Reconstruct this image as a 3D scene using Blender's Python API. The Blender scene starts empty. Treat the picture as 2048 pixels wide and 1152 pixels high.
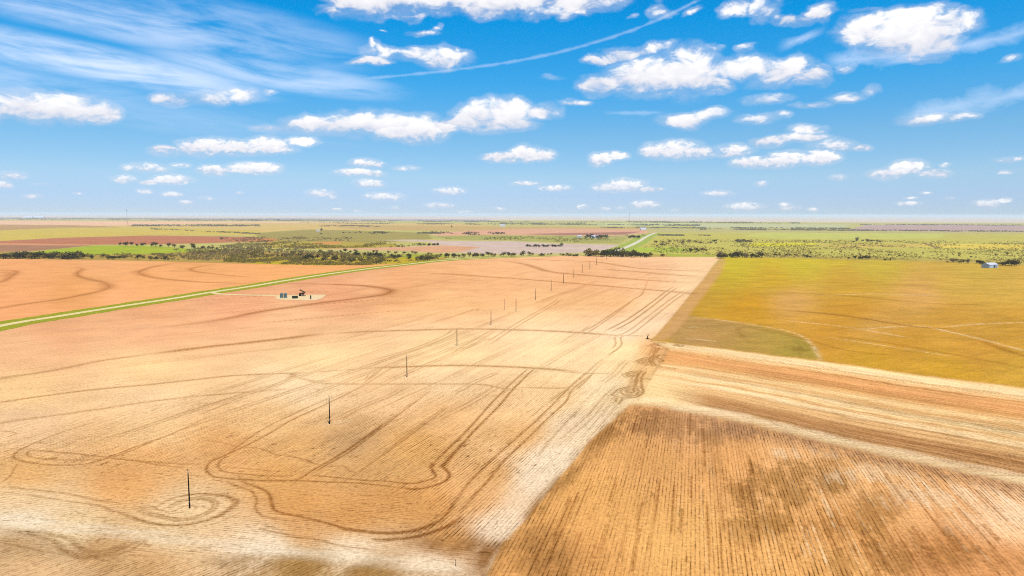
import bpy, math, random
import numpy as np
from mathutils import Matrix, Vector

C = bpy.context.scene.collection
random.seed(7)
RNG = np.random.default_rng(11)

# ------------------------------------------------------------------ camera
F, H = 1365.0, 80.0                       # focal length in photo pixels, flying height
PITCH, ROLL = math.radians(6.13), math.radians(0.15)
f0 = Vector((0, math.cos(PITCH), -math.sin(PITCH)))
r0 = Vector((1, 0, 0)); u0 = Vector((0, math.sin(PITCH), math.cos(PITCH)))
RI = r0 * math.cos(ROLL) + u0 * math.sin(ROLL)
UP = u0 * math.cos(ROLL) - r0 * math.sin(ROLL)
cam = bpy.data.cameras.new('camera'); camo = bpy.data.objects.new('camera', cam)
C.objects.link(camo)
cam.sensor_width = 36; cam.lens = 36 * F / 2048
cam.clip_start = 1; cam.clip_end = 200000
camo.matrix_world = Matrix(((RI.x, UP.x, -f0.x, 0), (RI.y, UP.y, -f0.y, 0), (RI.z, UP.z, -f0.z, H), (0, 0, 0, 1)))
S = bpy.context.scene
S.camera = camo
S.render.engine = 'CYCLES'
S.view_settings.view_transform = 'Standard'; S.view_settings.look = 'None'
S.view_settings.gamma = 1; S.view_settings.use_curve_mapping = False
S.view_settings.exposure = 0.55
S.cycles.max_bounces = 6; S.cycles.diffuse_bounces = 2; S.cycles.volume_bounces = 1
S.cycles.transparent_max_bounces = 12
S.cycles.use_denoising = False
S.cycles.pixel_filter_type = 'BLACKMAN_HARRIS'; S.cycles.filter_width = 1.0

def ray(px, py):
    return f0 + RI * ((px - 1024) / F) + UP * ((576 - py) / F)
def G(px, py, z=0.0):                      # the ground point seen at a photo pixel
    d = ray(px, py); t = (z - H) / d.z
    return Vector((d.x * t, d.y * t, z))
def sky_ang(px, py):                       # azimuth and elevation of a sky direction
    d = ray(px, py)
    return math.atan2(d.x, d.y), math.atan2(d.z, math.hypot(d.x, d.y))
def lin(c):
    return tuple((v / 255 / 12.92) if v / 255 <= 0.04045 else ((v / 255 + 0.055) / 1.055) ** 2.4 for v in c)

# ------------------------------------------------------------------ sun and sky
SUN_EL, SUN_AZ = math.radians(68), math.radians(155)      # azimuth clockwise from +Y: high behind the camera
sd = Vector((math.sin(SUN_AZ) * math.cos(SUN_EL), math.cos(SUN_AZ) * math.cos(SUN_EL), math.sin(SUN_EL)))
sl = bpy.data.lights.new('sun', 'SUN'); so = bpy.data.objects.new('sun', sl); C.objects.link(so)
sl.energy = 4.0; sl.angle = math.radians(0.5); sl.color = (1, 0.96, 0.9)
so.rotation_euler = sd.to_track_quat('Z', 'Y').to_euler(); so.location = (0, 0, 500)

W = bpy.data.worlds.new('World'); S.world = W; W.use_nodes = True
W.cycles.sampling_method = 'MANUAL'; W.cycles.sample_map_resolution = 512
WT = W.node_tree; WT.nodes.clear()

class NT:
    """small helper that adds nodes to a tree"""
    def __init__(s, tree): s.t = tree
    def node(s, typ, **k):
        n = s.t.nodes.new(typ)
        for a, b in k.items(): setattr(n, a, b)
        return n
    def put(s, sock, v):
        if v is None: return
        if hasattr(v, 'default_value') and hasattr(v, 'links'): s.t.links.new(v, sock)
        else: sock.default_value = v
    def m(s, op, a, b=None, c=None, clamp=False):
        n = s.node('ShaderNodeMath', operation=op, use_clamp=clamp)
        for i, v in enumerate((a, b, c)): s.put(n.inputs[i], v)
        return n.outputs[0]
    def v(s, op, a, b=None, c=None):
        n = s.node('ShaderNodeVectorMath', operation=op)
        for i, x in enumerate((a, b, c)): s.put(n.inputs[i], x)
        return n.outputs['Value'] if op in ('DOT_PRODUCT', 'LENGTH', 'DISTANCE') else n.outputs[0]
    def xyz(s, x, y, z=0.0):
        n = s.node('ShaderNodeCombineXYZ')
        for i, v in enumerate((x, y, z)): s.put(n.inputs[i], v)
        return n.outputs[0]
    def sep(s, v):
        n = s.node('ShaderNodeSeparateXYZ'); s.put(n.inputs[0], v); return n.outputs
    def noise(s, vec, scale, detail=4, rough=0.55, dist=0.0, dim='3D'):
        n = s.node('ShaderNodeTexNoise', noise_dimensions=dim)
        s.put(n.inputs['Vector'], vec); n.inputs['Scale'].default_value = scale
        n.inputs['Detail'].default_value = detail; n.inputs['Roughness'].default_value = rough
        n.inputs['Distortion'].default_value = dist
        return n.outputs[0]
    def ramp(s, v, a, b, c=0.0, d=1.0, smooth=True):
        n = s.node('ShaderNodeMapRange', interpolation_type='SMOOTHSTEP' if smooth else 'LINEAR')
        for i, x in enumerate((v, a, b, c, d)): s.put(n.inputs[i], x)
        return n.outputs[0]
    def mix(s, f, a, b, typ='MIX'):
        n = s.node('ShaderNodeMix', data_type='RGBA', blend_type=typ)
        s.put(n.inputs[0], f); s.put(n.inputs[6], a); s.put(n.inputs[7], b)
        return n.outputs[2]
    def attr(s, name):
        return s.node('ShaderNodeAttribute', attribute_name=name)

w = NT(WT)
geo = w.node('ShaderNodeTexCoord').outputs['Generated']
dx, dy, dz = w.sep(geo)
hyp = w.m('SQRT', w.m('ADD', w.m('MULTIPLY', dx, dx), w.m('MULTIPLY', dy, dy)))
az = w.m('ARCTAN2', dx, dy); el = w.m('ARCTAN2', dz, hyp)
ae = w.xyz(az, el, 0.0)
sky = w.node('ShaderNodeTexSky', sky_type='NISHITA', sun_disc=False, sun_elevation=SUN_EL, sun_rotation=SUN_AZ,
             altitude=300, air_density=0.7, dust_density=0.0, ozone_density=8.0)
gr = w.node('ShaderNodeValToRGB'); w.put(gr.inputs[0], w.m('MULTIPLY', el, 2.0))
for k, (e, c) in enumerate([(0.0, (.63,.67,.83)), (.025, (.75,.75,.86)), (.054, (.93,.92,.87)), (.112, (.78,1.06,.99)),
                            (.183, (.32,1.20,1.26)), (.265, (.04,1.26,1.46)), (.32, (.025,1.14,1.42)), (.5, (.4,.9,1.1))]):
    q = gr.color_ramp.elements[k] if k < 2 else gr.color_ramp.elements.new(e * 2)
    q.position = e * 2; q.color = (*c, 1)
skycol = w.mix(1.0, sky.outputs[0], gr.outputs[0], 'MULTIPLY')
# noise used to break the cloud outlines: coarser high up, finer towards the horizon
st = w.v('MULTIPLY', ae, (1.0, 1.7, 1.0))
n_hi = w.noise(st, 30, 8, 0.6, 0.5)
n_lo = w.noise(w.v('ADD', st, (3.1, 1.7, 0.4)), 95, 5, 0.6, 0.3)
near = w.ramp(el, 0.05, 0.16)
nz = w.m('ADD', w.m('MULTIPLY', n_hi, near), w.m('MULTIPLY', n_lo, w.m('SUBTRACT', 1.0, near)))
wrp = w.node('ShaderNodeTexNoise'); w.put(wrp.inputs['Vector'], st)
wrp.inputs['Scale'].default_value = 18; wrp.inputs['Detail'].default_value = 4
amp = w.m('MULTIPLY_ADD', el, 0.22, 0.004)
ae_w = w.v('ADD', ae, w.v('MULTIPLY', w.v('SUBTRACT', wrp.outputs['Color'], (0.5, 0.5, 0.5)), w.xyz(amp, w.m('MULTIPLY', amp, 0.7), 0.0)))

# cumulus: (flat base y, opacity, [(x, y, half width, half height), ...]) in photo pixels, turned into azimuth / elevation
CL = [
 (243, 1.0, [(60,212,100,34),(130,216,75,30),(200,224,42,22),(-70,215,90,36)]),
 (217, .62, [(345,197,48,17),(420,195,62,20),(490,194,48,18),(540,187,22,8)]),
 (40, 1.0, [(760,-4,110,34),(900,3,120,34),(1020,3,140,32),(1150,2,95,22)]),
 (42, .55, [(680,26,62,16),(810,32,45,9),(1095,24,70,16),(1170,14,70,14)]),
 (140, .68, [(760,106,38,20),(830,112,62,18),(890,119,64,24),(745,127,58,10),(746,90,9,9)]),
 (77, .45, [(850,66,44,11),(880,58,14,8)]), (50, .3, [(820,38,22,9)]), (66, .25, [(765,63,14,6)]),
 (190, 1.0, [(1205,168,52,24),(1290,156,92,40),(1375,146,78,50),(1420,172,56,20)]),
 (172, .95, [(1490,134,78,28),(1560,142,74,30),(1625,152,42,18)]),
 (132, .72, [(1195,118,38,11),(1255,106,62,19),(1312,95,48,18)]),
 (124, 1.0, [(1722,58,56,30),(1800,62,98,52),(1860,70,86,42),(1840,26,62,22),(1900,46,52,26),(1872,106,46,18)]),
 (54, .72, [(1470,26,42,14),(1530,22,42,28),(1585,40,52,13),(1642,22,36,20)]),
 (60, .45, [(1315,18,30,22),(1380,14,34,12)]), (40, .35, [(1735,16,60,12),(1260,36,20,9)]),
 (288, 1.0, [(800,264,66,24),(845,255,62,28)]),
 (268, 1.0, [(560,259,56,10),(640,250,76,22),(715,246,86,26),(790,248,80,28),(885,252,46,14)]),
 (265, 1.0, [(950,231,50,32),(1010,222,62,32),(1078,222,48,18),(1000,252,74,16),(905,246,40,14)]),
 (212, .5, [(1150,204,46,9)]),
 (313, .95, [(330,301,34,13),(400,293,54,20),(470,295,64,19),(540,291,54,20),(602,280,42,11)]),
 (347, .55, [(300,336,58,13),(250,336,18,9),(362,330,24,7)]),
 (368, .8, [(245,358,30,11)]), (371, .95, [(345,360,44,12),(300,366,24,6)]),
 (352, 1.0, [(430,341,40,13),(500,339,56,14),(535,337,32,13)]),
 (327, 1.0, [(1005,315,44,14),(1050,306,38,19),(1085,309,32,15)]),
 (333, 1.0, [(1200,319,26,15),(1235,313,26,11)]),
 (318, .95, [(1310,303,36,19),(1355,298,50,21),(1395,306,42,12)]), (316, .75, [(1468,301,50,15)]),
 (336, 1.0, [(1510,323,50,13),(1570,318,50,18),(1640,316,44,17)]),
 (293, .85, [(1540,284,44,11),(1610,262,44,14),(1600,276,66,10)]),
 (304, .6, [(1665,289,58,19),(1722,296,28,8)]),
 (259, .85, [(1370,241,54,19),(1420,228,42,15)]), (252, .55, [(1510,240,64,14),(1560,232,28,10)]),
 (213, .52, [(1540,197,60,16)]), (219, .45, [(1620,208,50,10),(1690,191,54,17),(1742,175,24,15)]),
 (357, 1.0, [(1780,346,44,13),(1815,336,48,17),(1872,348,38,9)]), (342, .5, [(1890,331,18,7)]),
 (385, 1.0, [(1225,376,42,11),(1250,371,44,15),(1292,380,36,6)]),
 (335, .85, [(735,327,38,12)]), (353, 1.0, [(720,346,52,10)]), (375, .9, [(740,366,38,11)]), (346, .5, [(812,335,40,8)]),
 (402, .8, [(768,393,46,11)]), (394, .85, [(640,386,32,10)]), (399, .7, [(663,394,14,6)]),
 (389, .8, [(900,382,38,9)]), (416, .7, [(880,411,38,8)]), (420, .7, [(675,418,13,5)]),
 (371, .65, [(1050,367,36,8)]), (384, .8, [(1110,377,38,8)]), (416, .95, [(1290,409,32,9)]),
 (392, .8, [(1435,387,36,7)]), (422, .9, [(1490,414,44,11)]), (420, .75, [(1570,409,17,7),(1578,416,28,6)]),
 (423, .7, [(1626,419,16,5)]), (361, .5, [(1675,355,28,8)]), (415, .95, [(1975,407,32,10),(2010,401,16,6)]),
 (412, .85, [(1815,407,30,6)]), (400, .5, [(1820,396,20,4)]), (399, .6, [(1900,396,16,5)]), (391, .5, [(1850,387,18,5)]),
 (373, .6, [(1523,367,19,8)]), (426, .5, [(1350,422,12,5)]), (420, .6, [(1165,414,16,7)]), (424, .5, [(1210,417,18,6),(1240,415,14,5)]),
 (388, .75, [(290,384,20,6)]), (394, .75, [(345,389,25,7)]), (408, .7, [(372,404,20,6)]), (400, .5, [(412,396,20,5)]), (391, .4, [(478,387,11,5)]),
 (391, .4, [(155,388,14,5)]), (397, .6, [(65,392,26,6)]), (370, .4, [(82,367,22,6)]), (358, .6, [(18,350,44,13)]), (376, .8, [(6,368,22,10)]),
 (421, .5, [(1000,417,16,5)]), (428, .45, [(930,424,22,5)]), (426, .4, [(715,422,16,5)]),(420, .4, [(790,415,14,6)]),
 (248, .6, [(1850,240,70,13),(1925,236,46,12)]), (132, .35, [(2010,125,34,11)]), (324, .35, [(2030,318,60,9)]), (348, .5, [(2010,345,20,7)]),
 (168, .3, [(1105,159,26,10)]), (110, .35, [(1425,97,34,10)]), (103, .3, [(1495,97,24,7)]), (146, .35, [(1692,138,24,9)]),
 (300, .9, [(2190,270,80,28),(2260,280,60,20)]), (280, .9, [(-240,250,80,26)]),
]
acc = -2.0; shade = 1.0
for base, op, lobes in CL:
    top = min(l[1] - l[3] for l in lobes)
    dmin = None
    for x, y, rx, ry in lobes:
        a0, e0 = sky_ang(x, y); a1, e1 = sky_ang(x + rx, y); a2, e2 = sky_ang(x, y - ry)
        sa, se = 1 / max(abs(a1 - a0), 1e-4), 1 / max(abs(e2 - e0), 1e-4)
        q = w.v('MULTIPLY_ADD', ae_w, (sa, se, 0), (-a0 * sa, -e0 * se, 0))
        d = w.v('DOT_PRODUCT', q, q)
        dmin = d if dmin is None else w.m('SMOOTH_MIN', dmin, d, 0.35)
    xm = sum(l[0] for l in lobes) / len(lobes)
    eb, et = sky_ang(xm, base)[1], sky_ang(xm, top)[1]
    bt = w.m('MULTIPLY_ADD', el, 1 / (et - eb), -eb / (et - eb))
    vv = w.m('MINIMUM', w.m('SUBTRACT', op, dmin), w.m('MULTIPLY_ADD', bt, 2.0, 0.10))
    g = w.m('GREATER_THAN', vv, acc)
    shade = w.m('ADD', w.m('MULTIPLY', g, bt), w.m('MULTIPLY', w.m('SUBTRACT', 1.0, g), shade))
    acc = w.m('MAXIMUM', vv, acc)
body = acc
dens = w.ramp(w.m('MULTIPLY_ADD', w.m('SUBTRACT', nz, 0.5), 2.6, body), -0.12, 0.80)
dens = w.m('MULTIPLY', dens, w.ramp(body, -0.35, 0.30))
veil = w.m('MULTIPLY', w.ramp(w.m('MULTIPLY_ADD', w.m('SUBTRACT', n_hi, 0.5), 2.2, body), -0.75, 0.45), w.m('MULTIPLY', w.ramp(body, -0.8, 0.0), 0.30))
dens = w.m('MAXIMUM', dens, veil)
# high thin cirrus: stretched noise inside soft patches, and a contrail that follows a curve
rot = w.node('ShaderNodeVectorRotate', rotation_type='Z_AXIS'); w.put(rot.inputs['Vector'], ae); rot.inputs['Angle'].default_value = 0.10
cs = w.noise(w.v('MULTIPLY', rot.outputs[0], (2.4, 15, 1)), 1.6, 7, 0.60, 0.9)
cf = w.noise(w.v('MULTIPLY', rot.outputs[0], (12, 60, 1)), 1.5, 4, 0.6, 0.3)
cm = None
for x, y, rx, ry, k in [(150,118,420,42,.95),(560,150,260,34,.7),(200,38,520,44,.62),(470,60,300,60,.42),(60,165,300,40,.4),
                        (560,110,160,60,.28),(240,215,500,40,.22)]:
    a0, e0 = sky_ang(x, y); a1, _ = sky_ang(x + rx, y); _, e2 = sky_ang(x, y - ry)
    sa, se = 1 / abs(a1 - a0), 1 / abs(e2 - e0)
    q = w.v('MULTIPLY_ADD', rot.outputs[0], (sa, se, 0), (-(a0 * math.cos(.10) - e0 * math.sin(.10)) * sa, -(a0 * math.sin(.10) + e0 * math.cos(.10)) * se, 0))
    d = w.m('MULTIPLY', w.ramp(w.v('DOT_PRODUCT', q, q), 1.3, 0.0), k)
    cm = d if cm is None else w.m('MAXIMUM', cm, d)
cir = w.m('MULTIPLY', cm, w.ramp(w.m('MULTIPLY_ADD', w.m('SUBTRACT', cf, .5), .28, cs), 0.28, 0.66))
def trail(pts, wid, k, deg=3):
    A = np.array([sky_ang(*p) for p in pts]); pc = np.polyfit(A[:, 0], A[:, 1], deg)
    y = pc[0]
    for c in pc[1:]: y = w.m('MULTIPLY_ADD', y, az, float(c))
    d = w.m('ABSOLUTE', w.m('SUBTRACT', el, y))
    lo, hi = A[:, 0].min(), A[:, 0].max()
    gate = w.m('MULTIPLY', w.ramp(az, lo, lo + .03), w.ramp(az, hi, hi - .03))
    wv = w.m('MULTIPLY', w.ramp(n_hi, 0.2, 0.9, 0.4, 1.7), wid)
    t = w.m('SUBTRACT', 1.0, w.m('DIVIDE', d, wv), clamp=True)
    return w.m('MULTIPLY', w.m('MULTIPLY', t, gate), w.m('MULTIPLY', w.ramp(n_hi, .3, .7, .6, 1.0), k))
tr = None
for t in [trail([(560,176),(660,166),(800,152),(940,136),(1060,112),(1160,96),(1260,64),(1340,28),(1420,-14)], .0032, .38),
          trail([(1548,98),(1600,78),(1660,54)], .009, .6, 1), trail([(1640,120),(1800,112),(1940,90),(2060,58),(2200,20)], .012, .6, 2),
          trail([(1790,232),(1900,214),(2060,182),(2250,150)], .016, .5, 1), trail([(1200,225),(1260,228),(1340,224)], .004, .35, 1)]:
    tr = t if tr is None else w.m('MAXIMUM', tr, t)
thin = w.m('MAXIMUM', cir, tr)
CW = 8.6                                   # brightness of sunlit cloud next to the sky values
thincol = (CW * .80, CW * .88, CW * 1.04, 1)
base_c = (CW * .58, CW * .60, CW * .71, 1); top_c = (CW * .96, CW * .95, CW * .95, 1)
lit = w.m('ADD', w.m('MULTIPLY', w.ramp(shade, -0.05, 0.85), .85), w.m('MULTIPLY', w.m('SUBTRACT', nz, .45), 1.7), clamp=True)
lit = w.m('MULTIPLY', lit, w.ramp(dens, 0.15, 0.95, 0.55, 1.0))
ccol = w.mix(lit, base_c, top_c)
c1 = w.mix(w.m('MULTIPLY', thin, .80), skycol, thincol)
hazelo = w.ramp(el, 0.0, 0.09, 0.72, 1.0)
c2 = w.mix(w.m('MULTIPLY', dens, hazelo), c1, ccol)
bg = w.node('ShaderNodeBackground'); w.put(bg.inputs[0], c2); bg.inputs[1].default_value = 0.09
out = w.node('ShaderNodeOutputWorld'); WT.links.new(bg.outputs[0], out.inputs[0])
# ------------------------------------------------------------------ materials
KL = (1.75, 1.80, 1.92)                    # light on flat ground at this exposure, per channel
def alb(c):                                # photo colour of a sunlit flat surface -> its own base colour
    return tuple(min(a / k, .85) for a, k in zip(lin(c), KL))
def mat(name, col, rough=.9, var=.25, scale=1.0, spec=.1):
    mt = bpy.data.materials.new(name); mt.use_nodes = True
    t = NT(mt.node_tree); b = mt.node_tree.nodes['Principled BSDF']
    p = t.node('ShaderNodeTexCoord').outputs['Object']
    n = t.noise(p, scale, 4, .6)
    c = t.mix(1.0, (*col, 1), t.ramp(n, .25, .75, 1 - var, 1 + var), 'MULTIPLY')
    t.put(b.inputs['Base Color'], c); b.inputs['Roughness'].default_value = rough
    b.inputs['Specular IOR Level'].default_value = spec
    return mt

def soil_material():
    mt = bpy.data.materials.new('field_soil'); mt.use_nodes = True
    t = NT(mt.node_tree); b = mt.node_tree.nodes['Principled BSDF']
    pos = t.node('ShaderNodeNewGeometry').outputs['Position']
    soil = t.attr('soil').outputs['Color']
    row = t.attr('row').outputs['Vector']; ru, rv, rw = t.sep(row)
    mk = t.attr('marks').outputs['Vector']; wear_shade, speck, veg = t.sep(mk)
    # seed rows: regular drills, broken up, plus broader bands left by each pass
    jit = t.noise(t.xyz(t.m('MULTIPLY', ru, .25), t.m('MULTIPLY', rv, .045)), 1.0, 3, .6)
    ph = t.m('MULTIPLY_ADD', jit, 1.0, t.m('MULTIPLY', ru, 6.2832 / 1.03))
    drill = t.m('POWER', t.m('MULTIPLY_ADD', t.m('SINE', ph), .5, .5), 4.0)
    gap = t.noise(t.xyz(t.m('MULTIPLY', ru, .9), t.m('MULTIPLY', rv, .16), 3.0), 1.0, 3, .65)
    band = t.noise(t.xyz(t.m('MULTIPLY', ru, .30), t.m('MULTIPLY', rv, .006), 7.0), 1.0, 5, .7)
    fine = t.noise(t.xyz(t.m('MULTIPLY', ru, 1.1), t.m('MULTIPLY', rv, .03), 9.0), 1.0, 4, .65)
    rows = t.m('ADD', t.m('MULTIPLY', t.m('SUBTRACT', .17, t.m('MULTIPLY', drill, t.m('MULTIPLY', t.m('MULTIPLY', t.ramp(t.sep(pos)[1], 215, 400, 1.0, .12), t.ramp(gap, .35, .65, .1, 1.3)), t.ramp(t.noise(pos, .022, 4, .6), .34, .66, .35, 1.15)))), .85),
               t.m('ADD', t.m('MULTIPLY', t.m('SUBTRACT', band, .5), .62), t.m('MULTIPLY', t.m('SUBTRACT', fine, .5), .75)))
    rows = t.m('MULTIPLY', rows, rw)
    grain = t.noise(pos, .9, 6, .85)
    mott = t.noise(pos, .035, 5, .6)
    big = t.noise(pos, .007, 4, .55)
    k = t.m('ADD', t.m('MULTIPLY_ADD', t.m('SUBTRACT', grain, .5), 2.1, rows),
            t.m('ADD', t.m('MULTIPLY', t.m('SUBTRACT', mott, .5), .5), t.m('MULTIPLY_ADD', t.m('SUBTRACT', big, .5), .30, 1.0)))
    col = t.v('MULTIPLY', soil, t.xyz(k, k, k))
    # darker means redder: earth loses blue and green faster than red
    dk = t.m('MINIMUM', t.m('SUBTRACT', k, 1.0), .04)
    hue = t.xyz(1.0, t.m('MULTIPLY_ADD', dk, .16, 1.0), t.m('MULTIPLY_ADD', dk, .40, 1.0))
    col = t.v('MULTIPLY', col, hue)
    # clods and crop litter: small dark flecks, drawn out along the rows
    sp = t.noise(t.xyz(t.m('MULTIPLY', ru, .62), t.m('MULTIPLY', rv, .20), 1.3), 1.0, 4, .7, .6)
    sp2 = t.noise(pos, .62, 5, .75, .4)
    clus = t.noise(pos, .03, 3, .6)
    fl = t.m('MAXIMUM', t.ramp(sp, .58, .66), t.ramp(sp2, .58, .66))
    fl = t.m('MULTIPLY', t.m('MULTIPLY', fl, speck), t.ramp(clus, .38, .62, .25, 1.0))
    col = t.mix(t.m('MULTIPLY', fl, 1.0), col, t.v('MULTIPLY', col, (.44, .36, .26)))
    # wheel ruts and worked strips: damp soil plus rut shadow darkened into the colour
    wn = t.noise(pos, .7, 5, .8)
    wr = t.m('MULTIPLY', wear_shade, t.ramp(wn, .32, .68, .55, 2.0), clamp=True)
    col = t.mix(wr, col, t.v('MULTIPLY', col, (.48, .36, .22)))
    # living cover: leafy speckle of grass and low plants
    vn = t.noise(pos, .22, 6, .75)
    vb = t.noise(t.v('MULTIPLY', pos, (1, 2.2, 1)), .02, 5, .65)
    vk = t.m('ADD', t.m('MULTIPLY', t.m('SUBTRACT', vn, .5), 1.1), t.m('MULTIPLY', t.m('SUBTRACT', vb, .5), 1.0))
    vk = t.m('MULTIPLY_ADD', vk, veg, 1.0)
    col = t.v('MULTIPLY', col, t.xyz(vk, t.m('MULTIPLY_ADD', t.m('SUBTRACT', vk, 1.0), .85, 1.0), vk))
    bmp = t.node('ShaderNodeBump'); bmp.inputs['Strength'].default_value = .35; bmp.inputs['Distance'].default_value = .25
    t.put(bmp.inputs['Height'], t.m('ADD', grain, t.m('MULTIPLY', rows, .5)))
    t.put(b.inputs['Normal'], bmp.outputs[0])
    t.put(b.inputs['Base Color'], col); b.inputs['Roughness'].default_value = 1
    b.inputs['Specular IOR Level'].default_value = 0
    return mt
SOIL = soil_material()

# ------------------------------------------------------------------ the land: one fine sheet, finer close by, out to the horizon
py_rows = np.concatenate([np.arange(1190, 545, -1.0), np.arange(545, 440, -.42), np.arange(440, 431.2, -.15)])
Yr = np.array([G(1024, p).y for p in py_rows]); Yr = np.append(Yr, [52000., 70000.])
TX = np.linspace(-.90, .90, 1560)
NR, NC = len(Yr), len(TX)
X = (Yr[:, None] * TX[None, :]).astype(np.float32); Y = np.repeat(Yr[:, None], NC, 1).astype(np.float32)
def proj(X, Y, z=0.0):
    dz = z - H
    a = X * f0.x + Y * f0.y + dz * f0.z
    return 1024 + F * (X * RI.x + Y * RI.y + dz * RI.z) / a, 576 - F * (X * UP.x + Y * UP.y + dz * UP.z) / a
PX, PY = proj(X, Y)
PX = PX.astype(np.float32); PY = PY.astype(np.float32)

_lat = RNG.random((256, 256)).astype(np.float32)
def vnoise(x, y):
    xi = np.floor(x).astype(np.int32); yi = np.floor(y).astype(np.int32)
    fx = x - xi; fy = y - yi; fx = fx * fx * (3 - 2 * fx); fy = fy * fy * (3 - 2 * fy)
    a = _lat[xi & 255, yi & 255]; b = _lat[(xi + 1) & 255, yi & 255]; c = _lat[xi & 255, (yi + 1) & 255]; d = _lat[(xi + 1) & 255, (yi + 1) & 255]
    return (a * (1 - fx) + b * fx) * (1 - fy) + (c * (1 - fx) + d * fx) * fy
def fbm(x, y, n=4):
    s = 0; k = .5
    for i in range(n): s = s + k * vnoise(x * 2 ** i + 17.3 * i, y * 2 ** i + 5.1 * i); k *= .5
    return s / (1 - .5 ** n)
# uneven outlines: land features are cut with a little wander, a few metres close by and more far off
wa = np.clip(Y / 110, 1.2, 60)
WX = X + (fbm(X / (wa * 3.1), Y / (wa * 3.1)) - .5) * wa * 1.6
WY = Y + (fbm(X / (wa * 3.1) + 31, Y / (wa * 3.1) + 7) - .5) * wa * 1.6
WPX, WPY = proj(WX, WY)

def inside(poly, ax, ay):
    m = np.zeros(ax.shape, bool); n = len(poly)
    for i in range(n):
        x0, y0 = poly[i]; x1, y1 = poly[(i + 1) % n]
        if y0 == y1: continue
        m ^= ((ay > y0) != (ay > y1)) & (ax < (x1 - x0) * (ay - y0) / (y1 - y0) + x0)
    return m
def blur(m, r, c):
    for ax, k in ((0, r), (1, c)):
        if k < 1: continue
        for _ in range(2):
            p = np.pad(m, [(k + 1, k) if a == ax else (0, 0) for a in (0, 1)], mode='edge')
            s = np.cumsum(p, axis=ax, dtype=np.float32)
            m = (s[2 * k + 1:] - s[:-2 * k - 1]) / (2 * k + 1) if ax == 0 else (s[:, 2 * k + 1:] - s[:, :-2 * k - 1]) / (2 * k + 1)
    return m
def mask(poly, fr=2, fc=2, warp=True):
    """0..1 mask of a land parcel outlined by photo pixels of its corners, with a soft edge"""
    ys = [p[1] for p in poly]
    lo, hi = max(min(ys) - 30, 0), max(ys) + 30
    r0_, r1_ = np.searchsorted(-py_rows, -hi), np.searchsorted(-py_rows, -lo)
    r0_ = max(r0_ - 4, 0); r1_ = min(r1_ + 4, NR)
    M = np.zeros((NR, NC), np.float32)
    ax, ay = (WPX, WPY) if warp else (PX, PY)
    M[r0_:r1_] = blur(inside(poly, ax[r0_:r1_], ay[r0_:r1_]).astype(np.float32), fr, fc)
    return M
def spline(pts, n=7):
    p = [Vector((a[0], a[1])) for a in pts]; o = []
    p = [p[0] * 2 - p[1]] + p + [p[-1] * 2 - p[-2]]
    for i in range(1, len(p) - 2):
        for k in range(n):
            t = k / n; a, b, c, d = p[i - 1:i + 3]
            o.append(.5 * (2 * b + (c - a) * t + (2 * a - 5 * b + 4 * c - d) * t * t + (3 * b - a - 3 * c + d) * t ** 3))
    return o + [p[-2]]
def line(pts, n=7, off=0.0, smooth=True):
    """photo pixels -> smooth line on the ground, optionally shifted sideways in metres (right of travel)"""
    q = spline(pts, n) if smooth else [Vector(p) for p in pts]
    g = [G(a.x, a.y).xy for a in q]
    if off:
        r = []
        for i, a in enumerate(g):
            d = (g[min(i + 1, len(g) - 1)] - g[max(i - 1, 0)])
            d = d.normalized() if d.length > 1e-6 else Vector((0, 1))
            r.append(a + Vector((d.y, -d.x)) * off)
        g = r
    return g
def paint(fld, g, wid, s, s1=None, fade=True):
    """lay a soft-edged line of a given half width (metres) along ground points g"""
    n = len(g)
    for i in range(n - 1):
        ax, ay = g[i]; bx, by = g[i + 1]
        k = i / max(n - 1, 1); st_ = s if s1 is None else s + (s1 - s) * k
        if fade: st_ *= min(1, 6 * k + .25, 6 * (1 - k) + .25)
        m = wid * 2.6
        r0_, r1_ = np.searchsorted(Yr, min(ay, by) - m), np.searchsorted(Yr, max(ay, by) + m)
        if r1_ <= r0_: continue
        ylo = max(min(ay, by) - m, 60)
        ts = [(min(ax, bx) - m) / ylo, (min(ax, bx) - m) / (max(ay, by) + m), (max(ax, bx) + m) / ylo, (max(ax, bx) + m) / (max(ay, by) + m)]
        c0, c1 = np.searchsorted(TX, min(ts)), np.searchsorted(TX, max(ts))
        if c1 <= c0: continue
        xs = X[r0_:r1_, c0:c1]; ys = Y[r0_:r1_, c0:c1]
        dx_, dy_ = bx - ax, by - ay; L = dx_ * dx_ + dy_ * dy_ + 1e-9
        tt = np.clip(((xs - ax) * dx_ + (ys - ay) * dy_) / L, 0, 1)
        d2 = (xs - ax - tt * dx_) ** 2 + (ys - ay - tt * dy_) ** 2
        v = st_ * np.exp(-d2 / (wid * wid * 1.1))
        np.maximum(fld[r0_:r1_, c0:c1], v, out=fld[r0_:r1_, c0:c1])

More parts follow.
